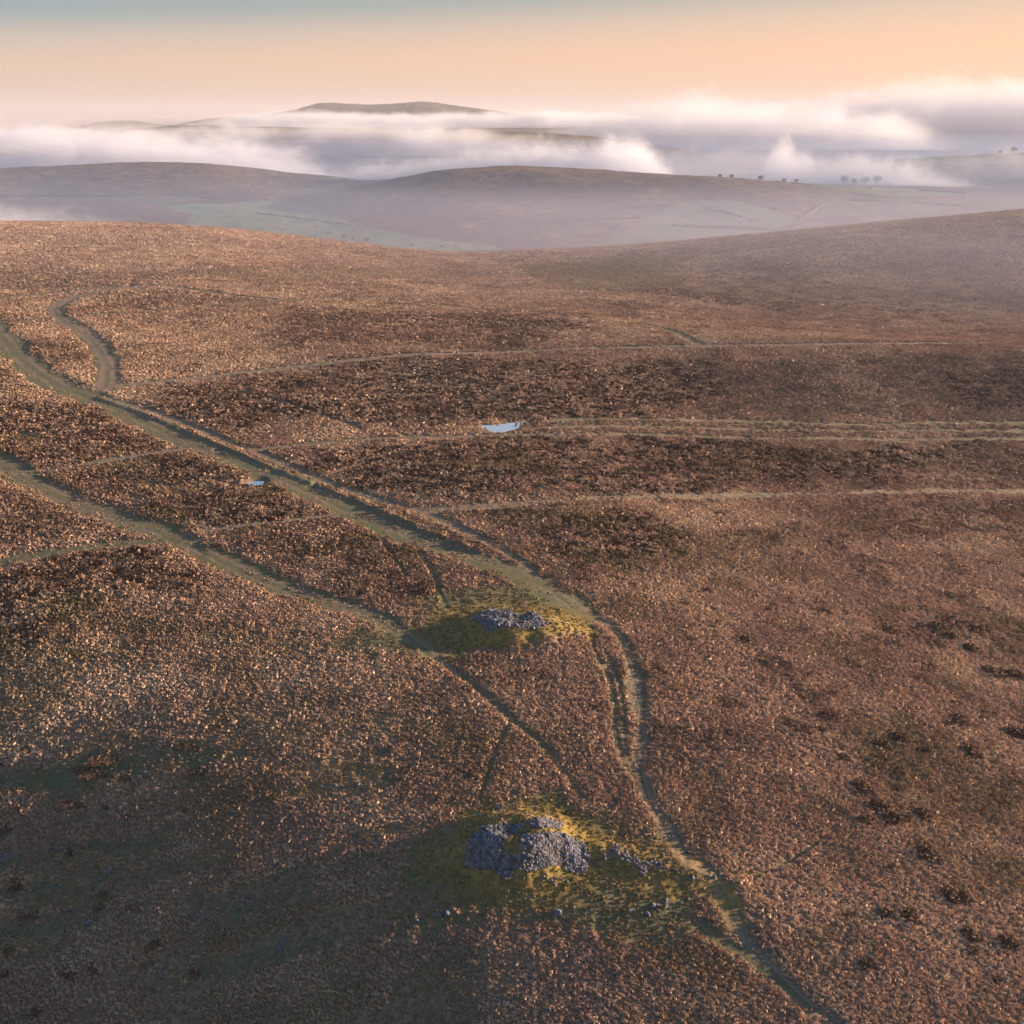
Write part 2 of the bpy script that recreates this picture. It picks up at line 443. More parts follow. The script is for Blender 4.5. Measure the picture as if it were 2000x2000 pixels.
def tracks_at(x, y):
    """track cover 0..1, which, greenness, wear, sunk depth"""
    cov = np.zeros(x.shape); idx = np.full(x.shape, -1); grn = np.zeros(x.shape); wear = np.zeros(x.shape); dep = np.zeros(x.shape)
    ed = (fbm(x / 1.6, y / 1.6, 41, 3) - .5)
    ed2 = (fbm(x / 7, y / 7, 43, 2) - .5)
    for k, t in enumerate(TRACKS):
        P = t['P']; m = t['w'].max() * 1.6 + 3
        b = (x > P[:, 0].min() - m) & (x < P[:, 0].max() + m) & (y > P[:, 1].min() - m) & (y < P[:, 1].max() + m)
        if not b.any():
            continue
        xb, yb = x[b], y[b]
        d, w, sd, al = seg_dist(xb, yb, P, t['w'])
        hw = w * .5 * (1.08 + 1.1 * ed[b] + 1.0 * ed2[b])
        soft = 0.22 * w + .2
        c = sstep(hw + soft, hw - soft, d)
        # ruts run along it
        rut = np.exp(-((d - w * .22) / (.1 * w + .12)) ** 2) * (w > 1.5)
        st = fbm(al / 7.0, (d * sd) / .42 + 9.0 * k, 800 + k, 3)
        c = c * np.maximum(np.clip(.62 + 1.1 * (st - .35) + .9 * (ed2[b] + .2), .25, 1), sstep(240, 420, yb))
        better = c > cov[b]
        cc = cov[b]; cc[better] = c[better]; cov[b] = cc
        ii = idx[b]; ii[better & (c > .42)] = k; idx[b] = ii
        gg = grn[b]; gg[better] = (t['green'] * np.clip(1.9 * st - .1, .2, 1.3))[better]; grn[b] = gg
        we = wear[b]; we[better] = (t['wear'] * (.5 + .9 * rut) * np.clip(2.2 * (1 - st) - .1, .3, 1.4))[better]; wear[b] = we
        dd = dep[b]; dd = np.maximum(dd, .16 * t['depth'] * c * (1 + .5 * rut)); dep[b] = dd
    return cov, idx, grn, wear, dep

def micro(x, y, cell, hea, grn, cov):
    """tussocks and hummocks; features smaller than the mesh can carry fade out"""
    z = 0
    rough = 1 - .75 * np.maximum(cov, .8 * grn)
    for wl_, amp, sd in ((1.1, .24, 1), (2.4, .22, 2), (5.5, .16, 3)):
        f = sstep(.25, .55, wl_ / np.maximum(cell, .01) / 4.5)
        b = vnoise(x / wl_, y / wl_, 200 + sd)
        b2 = vnoise(x / wl_ * 1.9 + 5, y / wl_ * 1.9, 210 + sd)
        bil = (1 - np.abs(2 * b - 1)) * .7 + .3 * b2
        z = z + amp * f * (bil - .45) * rough
    z = z + hea * .28 * (vnoise(x / 1.7, y / 1.7, 230) - .2) * rough * sstep(8, 3, cell)
    z = z + (fbm(x / 22, y / 22, 240, 3) - .5) * .7 * (1 - .5 * cov)
    z = z + (fbm(x / 70, y / 70, 250, 2) - .5) * 2.0 * sstep(200, 330, y)
    return z

# ------------------------------------------------------------------ object helpers
def node_mat(name):
    m = bpy.data.materials.new(name)
    m.use_nodes = True
    nt = m.node_tree
    nt.nodes.clear()
    out = nt.nodes.new('ShaderNodeOutputMaterial')
    return m, nt, out

def mesh_np(name, V, F4, mats=(), smooth=True, attrs=None):
    """F4: [n,4] or [n,3] int array"""
    me = bpy.data.meshes.new(name)
    V = np.asarray(V, np.float32); F4 = np.asarray(F4, np.int32)
    k = F4.shape[1]
    me.vertices.add(len(V)); me.vertices.foreach_set('co', V.ravel())
    me.loops.add(F4.size); me.loops.foreach_set('vertex_index', F4.ravel())
    me.polygons.add(len(F4))
    me.polygons.foreach_set('loop_start', np.arange(0, F4.size, k, dtype=np.int32))
    me.polygons.foreach_set('loop_total', np.full(len(F4), k, np.int32))
    me.polygons.foreach_set('use_smooth', np.full(len(F4), smooth, bool))
    for m in mats:
        me.materials.append(m)
    for an, av in (attrs or {}).items():
        a = me.attributes.new(an, 'FLOAT', 'POINT')
        a.data.foreach_set('value', np.asarray(av, np.float32).ravel())
    me.update(); me.validate()
    return me

def link(name, me, parent=None, loc=None, **props):
    o = bpy.data.objects.new(name, me)
    COL.objects.link(o)
    if parent is not None:
        o.parent = parent
    if loc is not None:
        o.location = loc
    for k, v in props.items():
        o[k] = v
    return o

def empty(name, loc, label, cat, group=None):
    o = bpy.data.objects.new(name, None)
    COL.objects.link(o)
    o.location = loc; o.empty_display_size = .5
    o['label'] = label; o['category'] = cat
    if group:
        o['group'] = group
    return o

# ------------------------------------------------------------------ materials
def N(nt, typ, **kw):
    n = nt.nodes.new(typ)
    for k, v in kw.items():
        setattr(n, k, v)
    return n

def mixc(nt, fac, a, b, blend='MIX'):
    n = N(nt, 'ShaderNodeMix', data_type='RGBA', blend_type=blend)
    for sock, v in ((n.inputs['Factor'], fac), (n.inputs['A'], a), (n.inputs['B'], b)):
        if hasattr(v, 'links'):
            nt.links.new(v, sock)
        elif isinstance(v, tuple):
            sock.default_value = (*v, 1)
        else:
            sock.default_value = v
    return n.outputs['Result']

def math_n(nt, op, a, b=None, c=None, clamp=False):
    n = N(nt, 'ShaderNodeMath', operation=op, use_clamp=clamp)
    for i, v in enumerate((a, b, c)):
        if v is None:
            continue
        if hasattr(v, 'links'):
            nt.links.new(v, n.inputs[i])
        else:
            n.inputs[i].default_value = v
    return n.outputs[0]

def noise(nt, vec, scale, detail=3, rough=.55, dist=0.0):
    n = N(nt, 'ShaderNodeTexNoise')
    n.inputs['Scale'].default_value = scale; n.inputs['Detail'].default_value = detail
    n.inputs['Roughness'].default_value = rough; n.inputs['Distortion'].default_value = dist
    if vec is not None:
        nt.links.new(vec, n.inputs['Vector'])
    return n.outputs['Fac']

def mrange(nt, v, a, b, c=0.0, d=1.0, smooth=True):
    n = N(nt, 'ShaderNodeMapRange')
    n.interpolation_type = 'SMOOTHSTEP' if smooth else 'LINEAR'
    nt.links.new(v, n.inputs['Value'])
    for k, x in (('From Min', a), ('From Max', b), ('To Min', c), ('To Max', d)):
        n.inputs[k].default_value = x
    return n.outputs['Result']

def attr(nt, name, typ='GEOMETRY'):
    n = N(nt, 'ShaderNodeAttribute', attribute_type=typ, attribute_name=name)
    return n.outputs['Fac']

def bsdf(nt, out, col, rough=.9, spec=.2, bump=None, bstr=.4, bdist=.1):
    b = N(nt, 'ShaderNodeBsdfPrincipled')
    if hasattr(col, 'links'):
        nt.links.new(col, b.inputs['Base Color'])
    else:
        b.inputs['Base Color'].default_value = (*col, 1)
    b.inputs['Roughness'].default_value = rough
    b.inputs['Specular IOR Level'].default_value = spec
    if bump is not None:
        bp = N(nt, 'ShaderNodeBump')
        bp.inputs['Strength'].default_value = bstr; bp.inputs['Distance'].default_value = bdist
        nt.links.new(bump, bp.inputs['Height']); nt.links.new(bp.outputs[0], b.inputs['Normal'])
    nt.links.new(b.outputs[0], out.inputs['Surface'])
    return b

STRAW = (0.54, 0.41, 0.27); RUST = (0.41, 0.28, 0.19); UMBER = (0.24, 0.17, 0.125)
HEATHER = (0.055, 0.034, 0.028); TURF = (0.09, 0.11, 0.062); MOSS = (0.26, 0.175, 0.05); WORN = (0.26, 0.205, 0.16)

def ground_material():
    m, nt, out = node_mat('moor_ground')
    pos = N(nt, 'ShaderNodeNewGeometry').outputs['Position']
    hea = attr(nt, 'heather'); grn = attr(nt, 'green'); trk = attr(nt, 'track'); wear = attr(nt, 'wear'); moss = attr(nt, 'moss')
    n1 = noise(nt, pos, .9, 4, .65); n2 = noise(nt, pos, .22, 4, .6); n3 = noise(nt, pos, .035, 3); n4 = noise(nt, pos, 3.2, 3, .6)
    g = mixc(nt, mrange(nt, n1, .36, .64), UMBER, RUST)
    g = mixc(nt, mrange(nt, n4, .5, .75), g, STRAW)
    g = mixc(nt, mrange(nt, n3, .35, .7, 0, .3), g, STRAW)
    g = mixc(nt, mrange(nt, n2, .5, .72, 0, .45), g, UMBER)
    g = mixc(nt, .6, g, (0.09, 0.062, 0.047))
    hm = math_n(nt, 'MULTIPLY_ADD', n2, 1.5, -.75)
    hm2 = math_n(nt, 'MULTIPLY_ADD', n1, 1.6, -.8)
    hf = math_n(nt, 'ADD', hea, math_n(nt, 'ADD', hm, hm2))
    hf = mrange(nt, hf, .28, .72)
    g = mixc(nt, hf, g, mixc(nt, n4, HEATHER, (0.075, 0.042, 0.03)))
    tg = mixc(nt, mrange(nt, n2, .35, .65), TURF, (0.13, 0.118, 0.07))
    tg = mixc(nt, moss, tg, mixc(nt, mrange(nt, n1, .35, .65), MOSS, (0.11, 0.105, 0.04)))
    gf = mrange(nt, math_n(nt, 'ADD', grn, math_n(nt, 'MULTIPLY_ADD', n1, 1.5, -.75)), .15, .95)
    g = mixc(nt, gf, g, tg)
    wf = mrange(nt, math_n(nt, 'ADD', wear, math_n(nt, 'MULTIPLY_ADD', n1, .8, -.4)), .25, .8)
    tcol = mixc(nt, wf, tg, mixc(nt, n4, WORN, (0.15, 0.12, 0.095)))
    g = mixc(nt, trk, g, tcol)
    bsdf(nt, out, g, .95, .1, n4, .5, .12)
    return m

M_GROUND = ground_material()

def hill_material():
    m, nt, out = node_mat('hill_ground')
    pos = N(nt, 'ShaderNodeNewGeometry').outputs['Position']
    fld = attr(nt, 'field'); hea = attr(nt, 'heather')
    n1 = noise(nt, pos, .012, 5, .65); n2 = noise(nt, pos, .05, 4, .65); n3 = noise(nt, pos, .2, 3, .6)
    g = mixc(nt, mrange(nt, n1, .35, .65), (0.10, 0.07, 0.05), (0.17, 0.11, 0.065))
    g = mixc(nt, mrange(nt, n2, .42, .62), g, (0.06, 0.042, 0.035))
    g = mixc(nt, mrange(nt, n3, .5, .7, 0, .6), g, (0.2, 0.13, 0.08))
    g = mixc(nt, math_n(nt, 'MULTIPLY', hea, .8), g, (0.05, 0.036, 0.036))
    f = mixc(nt, mrange(nt, n1, .4, .6), (0.08, 0.17, 0.11), (0.14, 0.17, 0.095))
    f = mixc(nt, mrange(nt, n3, .4, .7, 0, .3), f, (0.07, 0.09, 0.05))
    g = mixc(nt, fld, g, f)
    bsdf(nt, out, g, .95, .1, n2, .6, 3.0)
    return m

M_HILL = hill_material()

def tuft_material(name, cols, green=True):
    m, nt, out = node_mat(name)
    tint = attr(nt, 'tint', 'INSTANCER'); hea = attr(nt, 'dark', 'INSTANCER'); gr = attr(nt, 'grn', 'INSTANCER')
    r = N(nt, 'ShaderNodeObjectInfo').outputs['Random']
    c = mixc(nt, mrange(nt, tint, 0, .5, smooth=False), cols[0], cols[1])
    c = mixc(nt, mrange(nt, tint, .5, 1, smooth=False), c, cols[2])
    c = mixc(nt, hea, c, mixc(nt, r, HEATHER, (0.085, 0.045, 0.03)))
    c = mixc(nt, gr, c, mixc(nt, r, (0.075, 0.08, 0.03), (0.30, 0.21, 0.06)))
    b = bsdf(nt, out, c, .9, .1)
    return m

M_TUFT = tuft_material('dry_grass', ((0.285, 0.195, 0.145), (0.48, 0.325, 0.225), (0.67, 0.50, 0.35)))

def simple(name, c0, c1, scale, rough=.9, bstr=.4, bdist=.05, spec=.2, obj=False):
    m, nt, out = node_mat(name)
    vec = N(nt, 'ShaderNodeTexCoord').outputs['Object'] if obj else N(nt, 'ShaderNodeNewGeometry').outputs['Position']
    n = noise(nt, vec, scale, 4, .6)
    n2 = noise(nt, vec, scale * 5, 3, .6)
    col = mixc(nt, mrange(nt, n, .3, .7), c0, c1)
    col = mixc(nt, mrange(nt, n2, .45, .75, 0, .5), col, c0)
    bsdf(nt, out, col, rough, spec, n2, bstr, bdist)
    return m

def stone_material():
    m, nt, out = node_mat('granite')
    pos = N(nt, 'ShaderNodeNewGeometry').outputs['Position']
    n = noise(nt, pos, 1.7, 2); n2 = noise(nt, pos, 9, 3, .7)
    c = mixc(nt, mrange(nt, n, .35, .65), (0.06, 0.066, 0.088), (0.18, 0.188, 0.23))
    c = mixc(nt, mrange(nt, n2, .55, .75, 0, .7), c, (0.05, 0.05, 0.055))
    bsdf(nt, out, c, .85, .3, n2, .4, .03)
    return m

M_STONE = stone_material()
M_CLUMP = simple('heather_leaf', (0.045, 0.028, 0.02), (0.20, 0.125, 0.075), 2.2)
M_TREE = simple('winter_tree_leaf', (0.035, 0.03, 0.026), (0.075, 0.06, 0.045), .5)
M_BARK = simple('bark', (0.05, 0.04, 0.03), (0.09, 0.07, 0.055), 2)
M_HEDGE = simple('hedge_leaf', (0.04, 0.036, 0.03), (0.08, 0.065, 0.045), .3)
M_DISTANT = simple('distant_moor', (0.05, 0.045, 0.05), (0.10, 0.08, 0.07), .002, bstr=.2)

mw, ntw, outw = node_mat('pool_water')
_p = N(ntw, 'ShaderNodeNewGeometry').outputs['Position']
bw = bsdf(ntw, outw, (0.02, 0.024, 0.028), .03, .5, noise(ntw, _p, 2.5, 2), .03, .02)
bw.inputs['IOR'].default_value = 1.33; bw.inputs['Metallic'].default_value = .85; bw.inputs['Base Color'].default_value = (.85, .88, .92, 1)
M_WATER = mw
mw2, ntw2, outw2 = node_mat('muddy_water')
bsdf(ntw2, outw2, (0.03, 0.026, 0.022), .06, .5)
M_PUDDLE = mw2

# ------------------------------------------------------------------ the moor (one height sheet, split into moor, tracks, mounds)
UMAX = .66
side_u = UMAX + np.cumsum(np.linspace(.003, .06, 32))        # coarser ground out to the sides
us = np.concatenate([-side_u[::-1], np.linspace(-UMAX, UMAX, 860), side_u])
cols = len(us)
ys = [32.0]
while ys[-1] < 1130:
    y = ys[-1]
    ys.append(y + (.5 if y < 72 else min(max(y * y / CAM_H * .00093 * 1.65, .10), 2.8)))
ys = np.array(ys)
rows = len(ys)
U, Yg = np.meshgrid(us, ys)
jit = (RNG.random(U.shape) - .5) * .5
du = np.gradient(us)[None, :]
Ug = U + jit * du
dyr = np.gradient(ys)
cell = np.maximum(np.repeat(dyr[:, None], cols, 1), Yg * du)
X = (Ug * Yg).ravel(); Yv = Yg.ravel(); cell = cell.ravel()
Z0 = ground0(X, Yv)
hea, grn = masks(X, Yv, Z0)
cov, tidx, tg, tw, tdep = tracks_at(X, Yv)
bd, bwid, _, _ = seg_dist(X, Yv, BERM['P'], BERM['w'])
berm = np.exp(-(bd / .8) ** 2) * (.5 + fbm(X / 3, Yv / 3, 61, 2))
mossr = np.zeros(len(X))
for c in (NEAR, FAR):
    rr = np.hypot((X - c['c'][0]) / c['ax'], (Yv - c['c'][1]) / c['ay'])
    mossr = np.maximum(mossr, sstep(1.5, .8, rr))
damc, _, _, _ = seg_dist(X, Yv, ARC)
mossr = np.maximum(mossr, sstep(8, 3, damc))
# scattered dark clumps everywhere on the moor
sc = fbm(X / 5.5, Yv / 5.5, 301, 4, .55)
big = fbm(X / 60, Yv / 60, 311, 3)
hea = np.maximum(hea, +.5 * sstep(.635, .70, sc + .25 * (big - .5)) * sstep(120, 200, Yv + X * .5))
hea = hea * (1 - cov) * (1 - .8 * grn)
hea = np.clip(hea, 0, 1)
Zm = Z0 + micro(X, Yv, cell, hea, grn, cov) - tdep + .55 * berm * (1 - 0 * cov)
def ground_z(x, y):
    """height of the finished ground (without the finest tussocks)"""
    x = np.atleast_1d(np.asarray(x, float)); y = np.atleast_1d(np.asarray(y, float))
    fi = np.clip(np.interp(y, ys, np.arange(rows)), 0, rows - 1.001)
    fj = np.clip(np.interp(x / y, us, np.arange(cols)), 0, cols - 1.001)
    i = fi.astype(int); j = fj.astype(int); a = fi - i; b = fj - j
    G = ZG
    return (G[i, j] * (1 - a) * (1 - b) + G[i + 1, j] * a * (1 - b) + G[i, j + 1] * (1 - a) * b + G[i + 1, j + 1] * a * b)
# sink the ponds
pond_level = []
for W in PW:
    c = W.mean(0)
    rad = np.hypot(W[:, 0] - c[0], W[:, 1] - c[1]).max()
    near = np.hypot(X - c[0], Yv - c[1]) < rad * 2.0 + 2
    d, _, _, _ = seg_dist(X[near], Yv[near], np.vstack([W, W[:1]]))
    ins = inpoly(X[near], Yv[near], W)
    sd = np.where(ins, -d, d) + (fbm(X[near] / (1.5 + rad * .08), Yv[near] / (1.5 + rad * .08), 89, 3) - .5) * min(6.0, rad * .85)
    lvl = float(np.percentile(Z0[near & (np.hypot(X - c[0], Yv - c[1]) < rad * 1.2 + .5)], 30)) - .12
    pond_level.append(lvl)
    zz = Zm[near]
    blend = sstep(2.2, .2, sd) if rad > 2 else sstep(1.0, .1, sd)
    target = lvl + np.where(sd < 0, -.15 - .3 * sstep(0, -.8, sd), .06 + .12 * sd)
    Zm[near] = zz * (1 - blend) + target * blend
    cv = hea[near]; hea[near] = cv * (1 - blend)
    gn = grn[near]; grn[near] = np.maximum(gn, .5 * blend)
ZG = Zm.reshape(rows, cols)
V = np.stack([X, Yv, Zm], 1)
idx = np.arange(rows * cols).reshape(rows, cols)
F = np.stack([idx[:-1, :-1], idx[:-1, 1:], idx[1:, 1:], idx[1:, :-1]], -1).reshape(-1, 4)
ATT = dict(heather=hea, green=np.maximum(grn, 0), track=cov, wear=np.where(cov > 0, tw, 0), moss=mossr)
ATT['green'] = np.maximum(ATT['green'], cov * tg)
ATT['wear'] = ATT['wear'] * 1.0
fcls = np.full(len(F), -1)
ft = tidx[F]
fcls = ft[:, 0]
fm = np.full(len(F), -1)
fc = V[F].mean(1)
for k, c in enumerate((NEAR, FAR)):
    rr = np.hypot((fc[:, 0] - c['c'][0]) / c['ax'], (fc[:, 1] - c['c'][1]) / c['ay'])
    fm[(rr < .98)] = k
def sub(mask, name, origin=None):
    f = F[mask]
    uq, inv = np.unique(f, return_inverse=True)
    v = V[uq]
    if origin is not None:
        v = v - np.asarray(origin)
    return mesh_np(name, v, inv.reshape(-1, 4), [M_GROUND], True, {k: a[uq] for k, a in ATT.items()})
ism = fm >= 0
link('ground', sub((fcls < 0) & ~ism, 'ground'), kind='structure', label='rust brown moorland of rough grass and heather')
for k in range(len(TRACKS)):
    mk = (fcls == k) & ~ism
    if mk.sum() > 20:
        link('path', sub(mk, 'path'), kind='structure')
CAIRN = []
for k, (c, lb) in enumerate(((NEAR, 'nearer stone cairn, two lobes of blue grey stones on a mossy mound'),
                             (FAR, 'farther stone cairn on a golden grass mound where the two tracks meet'))):
    base = (c['c'][0], c['c'][1], float(land(c['c'][0], c['c'][1])[0]))
    e = empty('cairn', base, lb, 'cairn', 'burial cairns on the moor')
    link('grass_mound', sub(fm == k, 'grass_mound', base), e)
    CAIRN.append((e, base))

# ponds
for (nm, lb, pts), W, lvl in zip(PONDS, PW, pond_level):
    c = W[:, :2].mean(0)
    P = W[:, :2]
    for _ in range(2):                       # finer outline with small bays
        P = np.stack([P, (P + np.roll(P, -1, 0)) / 2], 1).reshape(-1, 2)
    q = P - c
    q = q * (1.22 + .16 * (RNG.random((len(q), 1)) - .5))
    vv = np.vstack([[0, 0, 0], np.column_stack([q, np.zeros(len(q))])])
    n = len(q)
    ff = np.array([[0, 1 + i, 1 + (i + 1) % n] for i in range(n)])
    link(nm, mesh_np(nm, vv, ff, [M_WATER if nm == 'pond' or c[1] > 300 else M_PUDDLE], False), None, (c[0], c[1], lvl), kind='structure', label=lb)

# ------------------------------------------------------------------ tussocks (instanced)
def tuft_mesh(name, blades, spread, h, wd, seed):
    """a low dome of leafy blades lying over one another, like dry fern and grass"""
    r = np.random.default_rng(seed)
    V_, F_ = [], []
    for i in range(blades):
        a = r.random() * 6.283; ph = math.acos(1 - .98 * r.random())
        d = np.array([math.sin(ph) * math.cos(a), math.sin(ph) * math.sin(a), math.cos(ph)])
        q = .72 + .38 * r.random()
        p = d * np.array([spread, spread, h]) * q
        nrm_ = d / np.array([spread, spread, h]); nrm_ /= np.linalg.norm(nrm_)
        nrm_ = nrm_ + r.normal(size=3) * .28
        t1 = np.cross(nrm_, (r.normal(size=3))); t1 /= np.linalg.norm(t1) + 1e-9
        t2 = np.cross(nrm_, t1); t2 /= np.linalg.norm(t2) + 1e-9
        if t2[2] < 0:
            t2 = -t2
        t2 = t2 + nrm_ * .25
        w = wd * (.7 + .6 * r.random()); l = w * (1.3 + 1.0 * r.random())
        n = len(V_)
        V_ += [p - t1 * w - t2 * l * .6, p + t1 * w - t2 * l * .6, p + t1 * w * .55 + t2 * l * .4, p + t2 * l * 1.1 + t1 * w * .2]
        F_.append((n, n + 1, n + 2, n + 3))
    me = mesh_np(name, V_, F_, [M_TUFT], False)
    return bpy.data.objects.new(name, me)          # source shape only, not placed in the scene itself

T_SRC = [tuft_mesh('tussock_shape', 40, .30, .46, .075, s) for s in (1, 2, 3)] + \
        [tuft_mesh('tussock_shape', 48, .38, .38, .08, s) for s in (4, 5)]

def gn_scatter(name, P, scale, scz, rot, at, label):
    me = bpy.data.meshes.new(name)
    me.vertices.add(len(P)); me.vertices.foreach_set('co', np.asarray(P, np.float32).ravel())
    for an, av in dict(scl=scale, scz=scz, rot=rot, **at).items():
        a = me.attributes.new(an, 'FLOAT', 'POINT'); a.data.foreach_set('value', np.asarray(av, np.float32))
    o = link(name, me, kind='stuff', label=label)
    ng = bpy.data.node_groups.new(name, 'GeometryNodeTree')
    ng.interface.new_socket('Geometry', in_out='INPUT', socket_type='NodeSocketGeometry')
    ng.interface.new_socket('Geometry', in_out='OUTPUT', socket_type='NodeSocketGeometry')
    gi = ng.nodes.new('NodeGroupInput'); go = ng.nodes.new('NodeGroupOutput')
    iop = ng.nodes.new('GeometryNodeInstanceOnPoints')
    j = ng.nodes.new('GeometryNodeJoinGeometry')
    for src in T_SRC:
        oi = ng.nodes.new('GeometryNodeObjectInfo')
        oi.inputs['Object'].default_value = src
        oi.inputs['As Instance'].default_value = True
        ng.links.new(oi.outputs['Geometry'], j.inputs[0])
    ng.links.new(gi.outputs[0], iop.inputs['Points'])
    ng.links.new(j.outputs[0], iop.inputs['Instance'])
    iop.inputs['Pick Instance'].default_value = True
    def na(n, t='FLOAT'):
        k = ng.nodes.new('GeometryNodeInputNamedAttribute'); k.data_type = t; k.inputs['Name'].default_value = n
        return k.outputs['Attribute']
    cx = ng.nodes.new('ShaderNodeCombineXYZ'); ng.links.new(na('rot'), cx.inputs['Z'])
    ng.links.new(cx.outputs[0], iop.inputs['Rotation'])
    sx_ = ng.nodes.new('ShaderNodeCombineXYZ'); sc1 = na('scl')
    sq1 = ng.nodes.new('ShaderNodeMath'); sq1.operation = 'MULTIPLY'; sq1.inputs[1].default_value = 1.45; ng.links.new(sc1, sq1.inputs[0])
    sq2 = ng.nodes.new('ShaderNodeMath'); sq2.operation = 'MULTIPLY'; sq2.inputs[1].default_value = .8; ng.links.new(sc1, sq2.inputs[0])
    ng.links.new(sq1.outputs[0], sx_.inputs['X']); ng.links.new(sq2.outputs[0], sx_.inputs['Y']); ng.links.new(na('scz'), sx_.inputs['Z'])
    ng.links.new(sx_.outputs[0], iop.inputs['Scale'])
    ng.links.new(iop.outputs[0], go.inputs[0])
    md = o.modifiers.new('scatter', 'NODES'); md.node_group = ng
    return o

def band(y0, y1, um, gap):
    g = np.meshgrid(np.arange(-um * y1, um * y1, gap), np.arange(y0, y1, gap * .9))
    x = g[0].ravel() + (RNG.random(g[0].size) - .5) * gap * 1.1; y = g[1].ravel() + (RNG.random(g[0].size) - .5) * gap * 1.1
    m = np.abs(x) < um * y
    return x[m], y[m]
tx_, ty_, ts_ = [], [], []
for y0, y1, um, dens, sc_ in ((58, 150, .95, .50, .80), (150, 230, .75, .59, .93), (230, 330, .64, .74, 1.13), (330, 520, .58, .96, 1.4), (520, 800, .54, 1.36, 1.8), (800, 990, .53, 1.7, 2.1)):
    a, b = band(y0, y1, um, dens)
    tx_.append(a); ty_.append(b); ts_.append(np.full(len(a), sc_))
tx_ = np.concatenate(tx_); ty_ = np.concatenate(ty_); ts_ = np.concatenate(ts_)
def samp(A, x, y):
    fi = np.clip(np.interp(y, ys, np.arange(rows)), 0, rows - 1).round().astype(int)
    fj = np.clip(np.interp(x / y, us, np.arange(cols)), 0, cols - 1).round().astype(int)
    return A.reshape(rows, cols)[fi, fj]
s_cov = samp(cov, tx_, ty_); s_gr = samp(ATT['green'], tx_, ty_); s_he = samp(hea, tx_, ty_); s_wear = samp(ATT['wear'], tx_, ty_)
s_moss = samp(mossr, tx_, ty_)
pond_d = np.full(len(tx_), 1e9)
for W in PW:
    c = W.mean(0); rad = np.hypot(W[:, 0] - c[0], W[:, 1] - c[1]).max()
    nr = np.hypot(tx_ - c[0], ty_ - c[1]) < rad + 6
    if nr.any():
        d, _, _, _ = seg_dist(tx_[nr], ty_[nr], np.vstack([W, W[:1]]))
        d = np.where(inpoly(tx_[nr], ty_[nr], W), -d, d)
        pond_d[nr] = np.minimum(pond_d[nr], d)
pn = fbm(tx_ / 3.2, ty_ / 3.2, 401, 3)
keep = RNG.random(len(tx_)) < np.clip(.85 + 1.2 * (pn - .42), .5, 1) * (1 - (.62 + .30 * sstep(230, 380, ty_)) * s_cov) * (1 - .5 * np.clip(s_gr, 0, 1))
keep &= pond_d > np.where(ty_ > 200, 1.3, .3)
tx_, ty_, ts_, s_he, s_gr, s_moss, pn, s_cov, s_wear = (a[keep] for a in (tx_, ty_, ts_, s_he, s_gr, s_moss, pn, s_cov, s_wear))
tz_ = ground_z(tx_, ty_)
tint = np.clip(.52 + .8 * (fbm(tx_ / 8, ty_ / 8, 411, 3) - .5) + .7 * (fbm(tx_ / 45, ty_ / 45, 421, 2) - .5) + .45 * (RNG.random(len(tx_)) - .5), 0, 1)
mott = sstep(.28, .66, fbm(tx_ / 3.6, ty_ / 2.6, 431, 4, .65) + .42 * (RNG.random(len(tx_)) - .5))
dark = np.clip(s_he * 1.15 * (.1 + 1.1 * mott), 0, 1)
dark = np.where(RNG.random(len(tx_)) < .22, dark * .25, dark)
drift = .42 * sstep(.54, .68, fbm(tx_ / 22, ty_ / 13, 441, 4)) * sstep(420, 250, ty_)
streak = .95 * sstep(.53, .64, fbm((tx_ * .9 + ty_ * .35) / 15, (ty_ - tx_ * .28) / 3.4, 451, 3)) * sstep(5, -18, tx_) * sstep(185, 150, ty_ - .1 * tx_)
grnv = np.clip(np.maximum(np.maximum(s_gr, drift), streak) * (.75 + .5 * RNG.random(len(tx_))), 0, 1) * .85
scl = ts_ * .92 * np.exp(RNG.normal(0, .2, len(tx_))) * (1 - .35 * np.maximum(s_gr, streak)) * (1 + .2 * s_he) * (1 - .5 * s_cov)
scz = .95 * np.exp(RNG.normal(0, .15, len(tx_))) * (1 - .6 * np.maximum(s_gr, streak)) * (1 + .35 * s_he) * (1 - .75 * s_cov) * np.maximum(.8, ts_ ** .35)
gn_scatter('grass_tussocks', np.stack([tx_, ty_, tz_], 1), scl, scz, 2.45 + RNG.normal(0, .55, len(tx_)),
           dict(tint=tint, dark=dark, grn=grnv), 'dry grass and heather tussocks covering the moor')
print('tussocks', len(tx_), 'ground quads', len(F))

